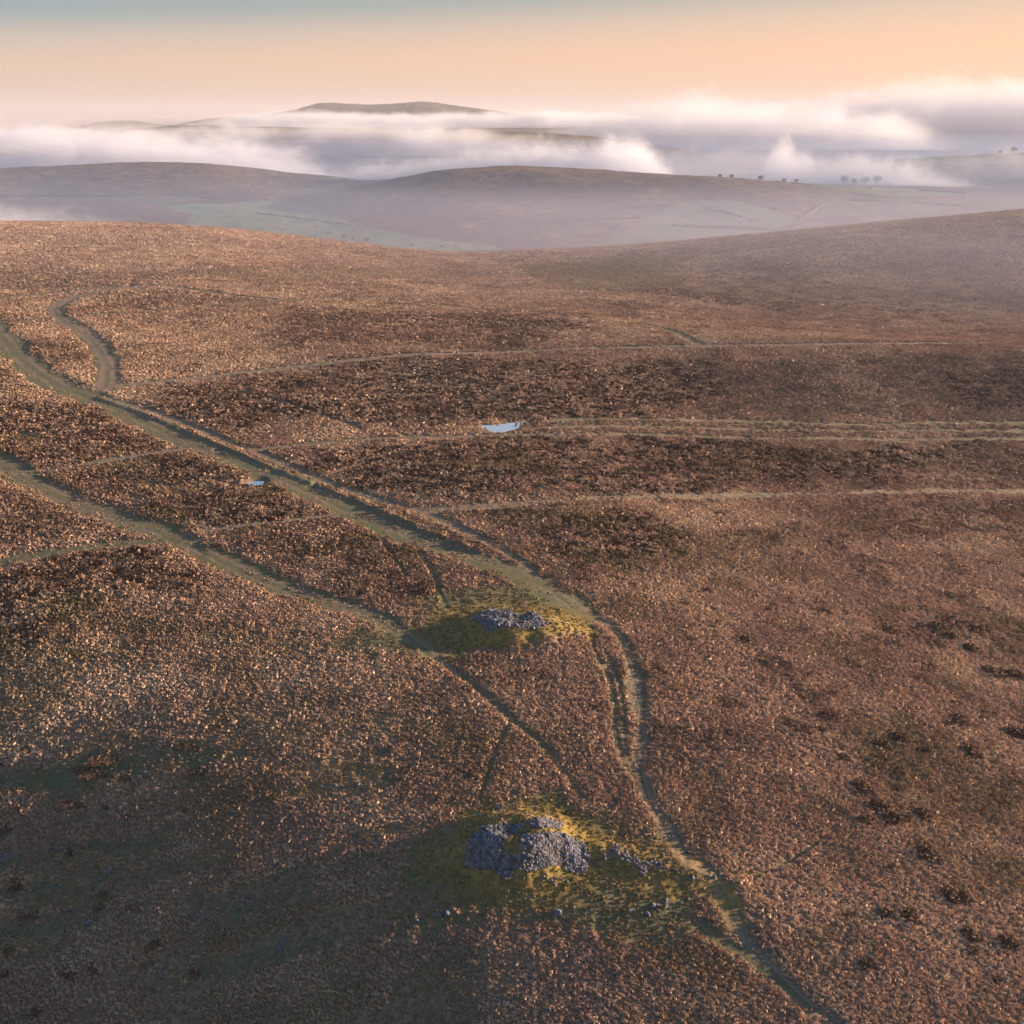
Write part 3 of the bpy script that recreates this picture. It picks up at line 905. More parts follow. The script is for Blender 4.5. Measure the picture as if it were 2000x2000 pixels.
# ------------------------------------------------------------------ hills and valley beyond the moor
hu = np.linspace(-.85, .85, 760)
hy = [1100.0]
while hy[-1] < 6900:
    hy.append(hy[-1] + min(max(5.5, (hy[-1] - 900) * .006), 34))
hy = np.array(hy)
HU, HY = np.meshgrid(hu, hy)
hx = (HU * HY).ravel(); hyv = HY.ravel()
hz = land(hx, hyv)
amp = sstep(1200, 1600, hyv)
hz = hz + amp * ((fbm(hx / 260, hyv / 260, 501, 4) - .5) * 14 + (fbm(hx / 40, hyv / 40, 511, 3) - .5) * 2.6 + (vnoise(hx / 9, hyv / 9, 521) - .5) * 1.2)
hpx, hpy = project(hx, hyv, hz)
wx = (fbm(hx / 60, hyv / 60, 531, 2) - .5) * 14; wy = (fbm(hx / 60, hyv / 60, 541, 2) - .5) * 5
FIELDS = [
    ([(320, 402), (560, 392), (700, 440), (830, 465), (960, 480), (1000, 495), (300, 470), (380, 420)], 1.0),
    ([(1310, 402), (1378, 391), (1448, 394), (1515, 410), (1560, 430), (1500, 450), (1250, 490), (1150, 495), (1230, 450)], .8),
    ([(1560, 356), (1760, 366), (1900, 378), (1760, 384), (1640, 372)], .8),
    ([(1740, 304), (2060, 300), (2060, 322), (1740, 322)], .6),
    ([(130, 380), (420, 388), (330, 398), (-20, 384)], .5),
    ([(1600, 385), (1900, 390), (1800, 420), (1600, 420)], .35),
]
fld = np.zeros(len(hx))
for P, s in FIELDS:
    fld = np.maximum(fld, s * inpoly(hpx + wx, hpy + wy, P))
hth = sstep(.5, .62, fbm(hx / 130, hyv / 130, 551, 4)) * (1 - fld)
hth = np.where(hyv > 3900, .8, hth)
ih = np.arange(len(hx)).reshape(HU.shape)
FH = np.stack([ih[:-1, :-1], ih[:-1, 1:], ih[1:, 1:], ih[1:, :-1]], -1).reshape(-1, 4)
VH = np.stack([hx, hyv, hz], 1)
for nm, lo, hi in (('valley', 0, 1780), ('hills', 1780, 3900), ('far_ridge', 3900, 99999)):
    yc = VH[FH][:, :, 1].mean(1)
    f = FH[(yc >= lo) & (yc < hi)]
    uq, inv = np.unique(f, return_inverse=True)
    link(nm, mesh_np(nm, VH[uq], inv.reshape(-1, 4), [M_HILL], True, dict(field=fld[uq], heather=hth[uq])), kind='structure')
def hill_z(x, y):
    return land(np.array([x]), np.array([y]))[0]

# low country to the horizon
g = np.linspace(-1, 1, 60)
GX, GY = np.meshgrid(g * 24000, np.linspace(6800, 44000, 80))
GZ = -150 + (fbm(GX.ravel() / 2500, GY.ravel() / 2500, 601, 3) - .5) * 90
ip = np.arange(GX.size).reshape(GX.shape)
link('lowland', mesh_np('lowland', np.stack([GX.ravel(), GY.ravel(), GZ], 1),
     np.stack([ip[:-1, :-1], ip[:-1, 1:], ip[1:, 1:], ip[1:, :-1]], -1).reshape(-1, 4), [M_DISTANT]), kind='structure')

# distant flat topped hill with its shoulders
def skyline_hill(name, depth, prof, label, thick):
    prof = np.array(prof, float)
    nx_, ny_ = 220, 26
    pxs = np.linspace(prof[0, 0], prof[-1, 0], nx_)
    top = np.interp(pxs, prof[:, 0], prof[:, 1])
    u, s = ray(pxs, top)
    zt = CAM_H + s * depth + (fbm(pxs / 9, pxs * 0 + 3, 611, 3) - .5) * 9
    vv = []
    for j in range(ny_):
        t = j / (ny_ - 1) * 2 - 1
        f = 1 - t * t
        yy = depth + t * thick
        for i in range(nx_):
            z = -260 + (zt[i] + 260) * f ** .6
            vv.append((u[i] * depth, yy, z))
    vv = np.array(vv); vv[:, 2] += (fbm(vv[:, 0] / 200, vv[:, 1] / 200, 621, 3) - .5) * 10 * (np.abs(vv[:, 1] - depth) / thick)
    ii = np.arange(nx_ * ny_).reshape(ny_, nx_)
    link(name, mesh_np(name, vv, np.stack([ii[:-1, :-1], ii[:-1, 1:], ii[1:, 1:], ii[1:, :-1]], -1).reshape(-1, 4), [M_DISTANT]), kind='structure', label=label)
skyline_hill('distant_hill', 9000, [(420, 262), (480, 238), (545, 220), (590, 213), (628, 201), (660, 201), (720, 204), (760, 203), (800, 200), (826, 198), (850, 200), (905, 208), (960, 215), (1040, 226), (1150, 250), (1200, 268)],
             'flat topped dark hill on the skyline above the fog', 1500)
skyline_hill('distant_hill', 12500, [(120, 267), (180, 245), (200, 241), (222, 236), (245, 236), (275, 241), (340, 245), (400, 234), (440, 228), (470, 228), (500, 231), (560, 245), (600, 267)],
             'low faint hill tops on the left skyline', 1800)

# ------------------------------------------------------------------ stones
def rock_geo(r, sx, sy, sz, lo=False):
    """an irregular many sided stone: 18-20 faces"""
    pts = []
    rings = ((-.55, .75), (.15, 1.0), (.75, .6))
    k = 5
    off = r.random() * 6.28
    for z, rad in rings:
        for i in range(k):
            a = off + i * 6.283 / k + (r.random() - .5) * .5
            q = rad * (.75 + .45 * r.random())
            pts.append((q * math.cos(a) * sx, q * math.sin(a) * sy, (z + .25 * (r.random() - .5)) * sz))
    pts.append((0, 0, .95 * sz))
    F_ = []
    for j in range(2):
        for i in range(k):
            a, b = j * k + i, j * k + (i + 1) % k
            F_ += [(a, b, b + k), (a, b + k, a + k)]
    for i in range(k):
        F_.append((2 * k + i, 2 * k + (i + 1) % k, 3 * k))
    return np.array(pts), np.array(F_)

def rot(P, r, tilt=.5):
    a, b, c = r.random() * 6.283, (r.random() - .5) * 2 * tilt, (r.random() - .5) * 2 * tilt
    ca, sa, cb, sb, cc, sc_ = math.cos(a), math.sin(a), math.cos(b), math.sin(b), math.cos(c), math.sin(c)
    Rz = np.array([[ca, -sa, 0], [sa, ca, 0], [0, 0, 1]]); Ry = np.array([[cb, 0, sb], [0, 1, 0], [-sb, 0, cb]]); Rx = np.array([[1, 0, 0], [0, cc, -sc_], [0, sc_, cc]])
    return P @ (Rz @ Ry @ Rx).T

ROCKS = []
rr_ = np.random.default_rng(5)
for i in range(8):
    p, f = rock_geo(rr_, 1.0, .75, .6)
    ROCKS.append(mesh_np('stone', p, f, [M_STONE], False))

def P2(off, pts, k=.1553):
    return [(off[0] + k * a, off[1] + k * b) for a, b in pts]
NEAR_ST = [P2((880, 1560), q) for q in (
    [(200, 520), (400, 360), (600, 310), (900, 320), (930, 370), (820, 440), (700, 490), (640, 560), (620, 640), (720, 690), (850, 720), (850, 830), (750, 1010), (620, 1000), (560, 900), (350, 880), (200, 870), (220, 780), (160, 640)],
    [(850, 500), (1050, 440), (1300, 430), (1550, 450), (1650, 560), (1750, 700), (1730, 850), (1620, 950), (1450, 900), (1400, 840), (1200, 850), (1150, 750), (1180, 680), (1050, 660), (870, 620), (820, 540)],
    [(1000, 290), (1200, 250), (1380, 320), (1400, 380), (1180, 370), (1000, 330)],
    [(700, 700), (860, 690), (1180, 700), (1260, 860), (1050, 900), (830, 900)])]
FAR_ST = [P2((880, 1160), q) for q in (
    [(240, 330), (400, 240), (600, 200), (700, 200), (800, 240), (830, 280), (780, 350), (820, 400), (700, 400), (640, 460), (540, 470), (450, 440), (400, 370)],
    [(920, 240), (1110, 240), (1130, 280), (1040, 300), (930, 260)],
    [(780, 250), (900, 245), (1120, 300), (1190, 380), (1090, 450), (900, 440), (760, 430), (800, 350)],
    [(1050, 340), (1180, 330), (1260, 390), (1150, 420), (1080, 460), (1050, 400)])]
ARC_ST = [P2((1130, 1620), q) for q in (
    [(260, 230), (480, 220), (620, 360), (900, 410), (1100, 450), (1250, 530), (1450, 560), (1650, 600), (1550, 650), (1300, 580), (1000, 560), (700, 520), (480, 470), (300, 330)],)]
def stones(c, base, polys, n_try, size, parent, n_part, spread, seed, wob=1.0, part_name='stone', stuff_name='rubble'):
    r = np.random.default_rng(seed)
    cx, cy_ = c[0], c[1]
    x = cx + (r.random(n_try) * 2 - 1) * spread; y = cy_ + (r.random(n_try) * 2 - 1) * spread
    z = ground_z(x, y)
    px, py = project(x, y, z)
    px2 = px + (fbm(x / .9, y / .9, 77, 3) - .5) * 20 * wob; py2 = py + (fbm(x / .9, y / .9, 78, 3) - .5) * 12 * wob
    m = np.zeros(n_try, bool)
    for P in polys:
        m |= inpoly(px2, py2, P)
    m |= (np.abs(fbm(x / 2.5, y / 2.5, 79, 2) - .5) < .02) & (r.random(n_try) < .12) & (np.hypot(x - cx, y - cy_) < spread * .8)
    if wob > 2:
        m &= r.random(n_try) < .25 + .9 * (fbm(x / 1.6, y / 1.6, 83, 2) - .25)
    x, y, z = x[m], y[m], z[m]
    sz = size * np.exp(r.normal(0, .5, len(x)))
    order = np.argsort(-sz)
    VV, FF, nv = [], [], 0
    for k, i in enumerate(order):
        a = sz[i]
        loc = (x[i] - base[0], y[i] - base[1], z[i] - base[2] + a * .12)
        if k < n_part and parent is not None:
            o = link(part_name, ROCKS[k % 8], parent, loc)
            o.rotation_euler = ((r.random() - .5) * .9, (r.random() - .5) * .9, r.random() * 6.28); o.scale = (a, a, a)
        else:
            p, f = rock_geo(r, 1, .75, .6)
            p = rot(p * a, r, .5) + np.array(loc)
            VV.append(p); FF.append(f + nv); nv += len(p)
    if VV:
        me = mesh_np(stuff_name, np.vstack(VV), np.vstack(FF), [M_STONE], False)
        if parent is not None:
            link(stuff_name, me, parent, kind='stuff')
        else:
            link(stuff_name, me, None, base, kind='stuff', label='low curved bank of loose grey stones right of the nearer cairn')
    print(stuff_name, len(x))
stones(NEAR['c'], CAIRN[0][1], NEAR_ST, 64000, .112, CAIRN[0][0], 220, 12, 51)
stones(FAR['c'], CAIRN[1][1], FAR_ST, 42000, .14, CAIRN[1][0], 150, 17, 52)
am = ARC.mean(0)
stones(am, (am[0], am[1], float(ground_z(am[0], am[1])[0])), ARC_ST, 22000, .12, None, 0, 12, 53, 3.2)

def spot(px, py):
    h = hit([px], [py], ground0)[0]
    return h[0], h[1], float(ground_z(h[0], h[1])[0])

# standing stone: a tapered slab leaning slightly
def slab(w, d, h, seed):
    r = np.random.default_rng(seed); P = []; F_ = []
    lv = [(-.3, 1.0), (.0, 1.02), (.35, .96), (.7, .86), (.93, .72), (1.0, .45)]
    for z, k in lv:
        for sx, sy in ((-1, -1), (-.2, -1.12), (1, -1), (1.1, .1), (1, 1), (0, 1.1), (-1, 1), (-1.08, 0)):
            P.append((sx * w * .5 * k * (1 + .1 * (r.random() - .5)), sy * d * .5 * k * (1 + .12 * (r.random() - .5)), z * h + .03 * (r.random() - .5)))
    for j in range(len(lv) - 1):
        for i in range(8):
            a, b = j * 8 + i, j * 8 + (i + 1) % 8
            F_ += [(a, b, b + 8), (a, b + 8, a + 8)]
    n = len(P); P.append((0, 0, h * 1.02))
    for i in range(8):
        F_.append(((len(lv) - 1) * 8 + i, (len(lv) - 1) * 8 + (i + 1) % 8, n))
    return mesh_np('standing_stone', P, F_, [M_STONE], False)
x, y, z = spot(1300, 1772)
o = link('standing_stone', slab(.5, .32, 1.45, 3), None, (x, y, z - .05), label='upright grey standing stone in the green hollow right of the nearer cairn', category='standing stone')
o.rotation_euler = (.05, .04, .5)
x, y, z = spot(391, 1515)
o = link('standing_stone', slab(.5, .32, 1.0, 4), None, (x, y, z - .05), label='small upright stone among dark clumps in the shaded left hollow', category='standing stone')
o.rotation_euler = (-.06, .1, .2)
p, f = rock_geo(np.random.default_rng(9), .85, .6, .75)
x, y, z = spot(1088, 1786)
link('boulder', mesh_np('boulder', p, f, [M_STONE], False), None, (x, y, z + .2), label='lone angular boulder below the nearer cairn', category='boulder')

# loose stones in the hollows, by cluster
CLUST = [
    ('the stone row below left of nearer cairn', [(880, 1778), (872, 1785), (868, 1784), (860, 1789), (854, 1792), (892, 1770), (899, 1767), (884, 1781), (876, 1781), (862, 1782)]),
    ('the short stone row left of the bare brown patch', [(812, 1807), (810, 1814), (815, 1801), (822, 1797), (806, 1812)]),
    ('the large pile low on the shaded slope', [(465, 1774), (470, 1771), (480, 1762), (485, 1758), (476, 1768), (492, 1757), (518, 1756), (462, 1776), (488, 1762), (505, 1757)]),
    ('the scatter just below the middle stone pile', [(545, 1850), (552, 1845), (558, 1838), (570, 1828), (548, 1853), (590, 1822), (538, 1856), (600, 1826), (612, 1832)]),
    ('the small cluster above the bottom left corner', [(300, 1903), (308, 1900), (302, 1910), (288, 1920), (312, 1897), (294, 1912)]),
    ('the left edge pile under the grass ridge', [(8, 1678), (16, 1674), (22, 1672), (12, 1670), (4, 1681), (27, 1675), (2, 1673)]),
    ('the broken line on the left shaded slope', [(120, 1655), (128, 1656), (80, 1655), (112, 1658), (140, 1652)]),
    ('the cluster beside the left clump pair', [(132, 1772), (137, 1775), (128, 1779), (115, 1783), (122, 1777), (105, 1800), (100, 1804)]),
    ('the flat group right of the left dark clump pair', [(178, 1785), (184, 1787), (172, 1790), (168, 1801), (180, 1798), (190, 1788)]),
    ('the left edge group near two dark clumps', [(52, 1797), (55, 1810), (40, 1820), (30, 1826), (50, 1815), (22, 1830)]),
    ('the stones around the small upright stone', [(283, 1510), (272, 1522), (268, 1517), (262, 1524), (350, 1515), (278, 1508), (384, 1474)]),
    ('the short pale row along the slope edge', [(628, 1538), (634, 1541), (640, 1537), (655, 1535), (700, 1533), (724, 1536)]),
    ('the pale pair left of the nearer cairn', [(744, 1680), (748, 1684)]),
    ('the green strip in mid left shade', [(215, 1703), (256, 1678), (253, 1681), (112, 1727), (86, 1722), (117, 1728), (98, 1730)]),
    ('the green hollow around the standing stone', [(1290, 1768), (1283, 1771), (1276, 1770), (1308, 1776), (1272, 1774), (1286, 1780), (1315, 1768), (1240, 1745), (1225, 1735), (1210, 1740), (1255, 1752), (1196, 1728), (1330, 1765), (1345, 1756), (1230, 1782), (1246, 1776), (1265, 1788), (1290, 1792), (1180, 1735), (1188, 1745)]),
    ('the grass skirt under the nearer cairn', [(1062, 1712), (1070, 1716), (1084, 1714), (1078, 1720), (1060, 1720), (1096, 1718), (1010, 1706), (1002, 1712), (1050, 1728), (940, 1713), (946, 1711), (1120, 1716), (1108, 1722)]),
    ('the pale trio at the bottom of the dark slope', [(985, 1960), (990, 1957), (980, 1955)]),
    ('the wet hollow left of the middle stone pile', [(360, 1798), (372, 1792), (380, 1786), (385, 1795), (366, 1800), (378, 1800)]),
]
rc = np.random.default_rng(21)
kk = 0
NTH = ('first second third fourth fifth sixth seventh eighth ninth tenth eleventh twelfth thirteenth fourteenth fifteenth '
       'sixteenth seventeenth eighteenth nineteenth twentieth').split()
for lb, pts in CLUST:
    for q, (px, py) in enumerate(sorted(pts)):
        x, y, z = spot(px, py)
        which = 'leftmost' if q == 0 else ('rightmost' if q == len(pts) - 1 else NTH[q] + ' from left')
        s = (.17 if 'skirt' in lb else .27) * math.exp(rc.normal(0, .4))
        o = link('stone', ROCKS[kk % 8], None, (x, y, z + .05), label='grey stone, %s in %s' % (which, lb), category='stone', group='stones of ' + lb)
        o.scale = (s * 1.1, s, s)
        o.rotation_euler = ((rc.random() - .5) * .6, (rc.random() - .5) * .6, rc.random() * 6.28)
        kk += 1

# ------------------------------------------------------------------ dark heather clumps, one by one
def clump_mesh(seed, n=420):
    r = np.random.default_rng(seed); V_, F_ = [], []
    lobes = [(0, 0, .75, .62)] + [((r.random() - .5) * 1.3, (r.random() - .5) * .9, .35 + .3 * r.random(), .3 + .25 * r.random()) for _ in range(5)]
    for i in range(n):
        lx, ly, lr, lh = lobes[i % len(lobes)]
        a = r.random() * 6.283; ph = math.acos(r.random())
        q = .75 + .3 * r.random()
        d = np.array([math.sin(ph) * math.cos(a), math.sin(ph) * math.sin(a), math.cos(ph)])
        p = np.array([lx, ly, 0]) + d * np.array([lr, lr, lh]) * q
        t1 = np.cross(d, r.normal(size=3)); t1 /= np.linalg.norm(t1) + 1e-9
        t2 = d * .9 + r.normal(size=3) * .5; t2 /= np.linalg.norm(t2)
        s = .09 + .08 * r.random()
        m = len(V_)
        V_ += [p - t1 * s * .6 - t2 * s * .7, p + t1 * s * .6 - t2 * s * .7, p + t2 * s * 1.3]
        F_.append((m, m + 1, m + 2))
    return mesh_np('heather_clump', V_, F_, [M_CLUMP], False)
CL = [clump_mesh(s) for s in range(5)]
def c8(l):
    return [(1000 + .5176 * a, 1400 + .5176 * b, .5176 * r) for a, b, r in l]
def c6(l):
    return [(1000 + .5176 * a, 900 + .5176 * b, .5176 * r) for a, b, r in l]
def c7(l):
    return [(.5176 * a, 1400 + .5176 * b, .5176 * r) for a, b, r in l]
RIGHT_NEAR = c8([(820, 55, 26), (1160, 45, 26), (1250, 150, 34), (1380, 155, 22), (1385, 100, 36), (1550, 125, 28), (1720, 125, 42), (1890, 50, 48), (1310, 265, 46), (1450, 275, 24), (1385, 330, 42), (1330, 390, 36), (1440, 380, 50), (1550, 365, 40), (1550, 505, 54), (1430, 565, 22), (1640, 670, 46), (1710, 680, 36), (1400, 740, 36), (1490, 750, 42), (1340, 930, 36), (1720, 820, 40), (1730, 880, 24), (1870, 845, 42), (1830, 990, 24), (1270, 750, 20), (1265, 370, 18)])
RIGHT_MID = c6([(730, 485, 26), (650, 535, 22), (880, 670, 34), (1420, 630, 42), (1600, 620, 42), (1750, 630, 50), (1640, 655, 34), (1620, 695, 24), (1730, 700, 36), (1380, 715, 14), (940, 740, 20), (1880, 720, 20), (1800, 790, 50), (1900, 800, 44), (1180, 960, 34), (1680, 970, 44), (1640, 990, 24), (1900, 1020, 40), (1460, 1040, 36), (1120, 810, 20)])
LEFT = c7([(410, 145, 50), (370, 205, 34), (300, 195, 24), (715, 110, 28), (765, 200, 32), (470, 220, 18), (850, 300, 18), (715, 350, 18), (1040, 305, 18), (300, 320, 36), (410, 335, 15), (265, 510, 18), (65, 610, 20), (65, 640, 18), (390, 665, 25), (375, 710, 20), (515, 720, 20), (120, 740, 25), (600, 850, 25), (740, 965, 20), (270, 960, 28), (350, 940, 20), (145, 1095, 24), (480, 375, 15), (865, 10, 18), (820, 45, 15), (110, 110, 15), (10, 180, 10), (150, 190, 12), (75, 340, 16), (20, 430, 22), (40, 880, 22), (10, 970, 18)])
HOLE = [(1106, 1587, 11)]
LANDMARK = [('the nearer cairn', 1000, 1650), ('the farther cairn', 1015, 1220), ('the standing stone', 1300, 1765), ('the right edge', 2000, 1500), ('the lower right path', 1470, 1855),
            ('the left edge', 0, 1650), ('the bottom left corner', 0, 2000), ('the small upright stone', 391, 1507), ('the rutted track', 1250, 1400), ('the bottom right corner', 2000, 2000)]
ORD = ['nearest', 'second nearest', 'third nearest', 'fourth nearest', 'fifth nearest', 'sixth nearest', 'seventh nearest', 'eighth nearest', 'ninth nearest', 'tenth nearest', 'eleventh nearest', 'twelfth nearest'] + [w + ' nearest' for w in ('thirteenth fourteenth fifteenth sixteenth seventeenth eighteenth nineteenth twentieth '
       'twenty-first twenty-second twenty-third twenty-fourth twenty-fifth twenty-sixth twenty-seventh twenty-eighth').split()]
allc = [(a, 'sunlit', 'dark heather clumps on the sunlit right moor') for a in RIGHT_NEAR + RIGHT_MID] + [(a, 'shaded', 'dark heather clumps in the shaded left') for a in LEFT]
secs = {}
for (c, lit, grp) in allc:
    px, py, r = c
    best = min(LANDMARK, key=lambda L: math.hypot(px - L[1], (py - L[2]) * 1.4))
    secs.setdefault((best, lit), []).append((math.hypot(px - best[1], py - best[2]), c, grp))
kc = 0
for (L, lit), lst in secs.items():
    lst.sort(key=lambda t: t[0])
    for n, (d, (px, py, r), grp) in enumerate(lst):
        x, y, z = spot(px, py + r * .25)
        dist = math.sqrt(x * x + y * y + (z - CAM_H) ** 2)
        sz = r * dist / FPX
        shape = 'wide' if r > 20 else ('medium' if r > 12 else 'small')
        lb = '%s dark heather clump on %s moor, %s to %s' % (shape, lit, ORD[min(n, 27)], L[0])
        o = link('heather_clump', CL[kc % 5], None, (x, y, z + .08), label=lb, category='heather clump', group=grp)
        wide = 1.0 if lit == 'sunlit' else 1.3
        o.scale = (sz * .95 * wide * (1.0 if lit == 'sunlit' else 1.45), sz * 1.05 * wide * (1.0 if lit == 'sunlit' else .85), max(.7, min(sz * .75, 1.5)) if lit == 'sunlit' else .42)
        o.rotation_euler = (0, 0, (kc * 1.7) % 6.28 if r < 14 else ((kc * .37) % .8 - .4))
        kc += 1
x, y, z = spot(*HOLE[0][:2])
o = link('gorse_bush', CL[2], None, (x, y, z - .1), label='dark bush in a pit at the top edge of the nearer cairn mound', category='bush')
o.scale = (.9, .9, .5)

# ------------------------------------------------------------------ trees and hedges on the far hills
def tree_crown(seed, n=420):
    r = np.random.default_rng(seed); V_, F_ = [], []
    lobes = [((r.random() - .5) * .9, (r.random() - .5) * .9, .55 + .35 * r.random(), .22 + .18 * r.random()) for _ in range(9)]
    for i in range(n):
        lx, ly, lz, lr = lobes[i % 9]
        d = r.normal(size=3); d /= np.linalg.norm(d); q = r.random() ** .4
        p = np.array([lx * .6, ly * .6, lz]) + d * lr * q
        a = r.normal(size=3); a /= np.linalg.norm(a); b = np.cross(a, r.normal(size=3)); b /= np.linalg.norm(b) + 1e-9
        s = .045 + .03 * r.random(); m = len(V_)
        V_ += [p - a * s, p + a * s, p + b * s * 1.7]; F_.append((m, m + 1, m + 2))
    return mesh_np('crown', V_, F_, [M_TREE], False)
def tree_trunk(seed):
    r = np.random.default_rng(seed); V_, F_ = [], []
    def limb(p0, p1, r0, r1, k=6):
        m = len(V_)
        for p, rad in ((p0, r0), (p1, r1)):
            for i in range(k):
                V_.append((p[0] + rad * math.cos(6.283 * i / k), p[1] + rad * math.sin(6.283 * i / k), p[2]))
        for i in range(k):
            a, b = m + i, m + (i + 1) % k
            F_.extend([(a, b, b + k), (a, b + k, a + k)])
    limb((0, 0, -.15), (.01, 0, .3), .045, .032); limb((.01, 0, .3), (.03, .02, .6), .032, .018)
    for i in range(5):
        a = i * 1.26 + r.random(); limb((.01, 0, .28 + .05 * i), (.28 * math.cos(a), .28 * math.sin(a), .55 + .06 * i), .018, .006, 5)
    return mesh_np('trunk', V_, F_, [M_BARK])
CR = [tree_crown(s) for s in range(4)]; TK = [tree_trunk(s) for s in range(2)]
TREES = [
    ('lone tiny tree on the crest of the middle hill', 1218, 334, 5, 2200), ('small tree on the right shoulder of the middle hill', 1178, 333.5, 4, 2200),
    ('round tree on the middle hill crest where it starts to fall right', 1384, 346, 8, 2200), ('broad low tree just right of that on the falling crest', 1406, 347, 12, 2200),
    ('dark tree standing on the falling crest before the misty trees', 1428, 349, 13, 2200),
    ('misty tree on the crest line, left of three faint ones', 1457, 350, 14, 2450), ('middle one of three faint misty trees on the crest line', 1486, 351, 15, 2350), ('right one of three faint misty trees on the crest line', 1531, 350, 16, 2350),
    ('tall faint tree half in fog left of the big dark tree clump', 1556, 350, 18, 2400),
    ('left tree of the big dark clump under the low fog', 1648, 360, 22, 2760), ('tallest tree of the big dark clump under the low fog', 1668, 360, 30, 2760), ('right tree of the big dark clump under the low fog', 1690, 359, 27, 2760),
    ('rounded tree standing apart right of the big dark clump', 1713, 361, 26, 2760), ('low tree right of the rounded tree under the fog', 1735, 362, 14, 2760),
    ('tree at the right edge on the far pale ridge', 1978, 304, 18, 3300), ('bushy tree beside the right edge tree on the pale ridge', 1953, 306, 13, 3300), ('small tree on the pale ridge left of the bushy one', 1900, 311, 8, 3250), ('low tree below the pale ridge line', 1920, 322, 8, 3100), ('another low tree below the pale ridge, farther right', 1975, 320, 8, 3100),
    ('dark field tree at the end of the hedge on the hill slope', 1513, 414, 14, 0), ('round field tree low on the hill slope', 1465, 438, 13, 0), ('small field tree left on the lower hedge', 1411, 441, 8, 0), ('bushy tree at the foot of the hill slope by the ridge', 1544, 450, 18, 0),
    ('hedge tree at the end of the pale valley wall', 503, 420, 8, 0), ('tree at the wood edge above the pale valley wall', 520, 394, 12, 0),
    ('leftmost tree of the dark row below the teal field', 640, 463, 14, 0), ('second tree of the dark row below the teal field', 672, 466, 16, 0), ('third tree of the dark row below the teal field', 690, 470, 14, 0), ('fourth tree of the dark row below the teal field', 716, 475, 15, 0), ('fifth tree of the dark row below the teal field', 748, 480, 13, 0), ('sixth tree of the dark row below the teal field', 777, 484, 13, 0), ('seventh tree of the dark row below the teal field', 805, 486, 14, 0),
    ('tall tree at the tip of the teal field', 832, 480, 16, 0), ('last tree of the row by the valley bottom', 862, 487, 13, 0),
]
for k, (lb, px, py, hp, dep) in enumerate(TREES):
    if dep:
        u, s = ray(px, py); x, y = float(u * dep), dep; z = hill_z(x, y)
    else:
        h = hit([px], [py], land, 1150, 6000)[0]; x, y, z = h
    hh = hp * math.sqrt(x * x + y * y) / FPX * (.52 + .16 * math.sin(k * 2.3))
    e = empty('tree', (x, y, z), lb, 'tree', 'trees on the far hills')
    e.scale = (hh * 1.15, hh * 1.15, hh); e.rotation_euler = (0, 0, k * 1.3)
    link('trunk', TK[k % 2], e); link('crown', CR[k % 4], e)

HEDGES = [
    ('dark hedge bank along the lower edge of the brown hill slope', [(1200, 406), (1260, 403), (1324, 400), (1378, 392), (1448, 394)]),
    ('short hedge slanting down inside the green slope field', [(1378, 408), (1410, 414), (1448, 423)]),
    ('hedge running down to the dark field tree', [(1448, 395), (1480, 402), (1515, 411)]),
    ('long hedge crossing the falling right shoulder of the hill', [(1515, 355), (1580, 363), (1639, 371), (1700, 377), (1759, 382)]),
    ('faint hedge low across the hazy right fields', [(1700, 368), (1790, 372), (1887, 378)]),
    ('lower hedge near the foot of the slope fields', [(1312, 440), (1400, 443), (1498, 447)]),
    ('hedge on top of the far pale ridge', [(1755, 304), (1870, 301), (1990, 299)]),
    ('hedge under the far pale ridge', [(1740, 324), (1860, 323), (2000, 322)]),
    ('hedge climbing the right side of the slope fields', [(1560, 430), (1600, 405), (1640, 388)]),
    ('faint wall across the brown flank of the middle hill', [(900, 452), (1010, 440), (1130, 430), (1250, 424)]),
    ('field bank between the hazy fields on the right', [(1660, 392), (1760, 396), (1880, 402)]),
    ('hedge along the far side of the teal valley field', [(330, 398), (420, 392), (520, 390)]),
    ('field bank below the left hill', [(-20, 384), (120, 382), (260, 386), (420, 390)]),
    ('thin wall line across the teal valley field', [(503, 418), (560, 424), (620, 432), (688, 442)]),
]
for lb, pts in HEDGES:
    a = np.array(pts, float)
    W = hit(a[:, 0], a[:, 1], land, 1150, 6000)
    Q = [W[0]]
    for i in range(len(W) - 1):
        L = np.linalg.norm(W[i + 1] - W[i]); n = max(2, int(L / 5))
        if L > 900:
            continue
        Q += [W[i] + (W[i + 1] - W[i]) * (k + 1) / n for k in range(n)]
    Q = np.array(Q); Q[:, 2] = land(Q[:, 0], Q[:, 1])
    hgt = 2.2 * (.6 + .9 * RNG.random(len(Q))); wdt = 1.4
    t = np.gradient(Q[:, :2], axis=0); t /= np.linalg.norm(t, axis=1)[:, None] + 1e-9
    nrm_ = np.stack([-t[:, 1], t[:, 0]], 1)
    vv = []
    for q, h_, nn in zip(Q, hgt, nrm_):
        for sx, sz in ((-1, -2.0), (-.8, .7), (-.2, 1.0), (.5, .85), (1, -2.0)):
            vv.append((q[0] + nn[0] * wdt * sx, q[1] + nn[1] * wdt * sx, q[2] + (h_ * sz if sz > 0 else sz)))
    vv = np.array(vv); n = len(Q)
    ff = []
    for i in range(n - 1):
        for j in range(4):
            ff.append((i * 5 + j, i * 5 + j + 1, (i + 1) * 5 + j + 1, (i + 1) * 5 + j))
    o = vv[0].copy()
    link('hedge', mesh_np('hedge', vv - o, ff, [M_HEDGE], False), None, tuple(o), label=lb, category='hedge', group='hedges and walls on the far hills')

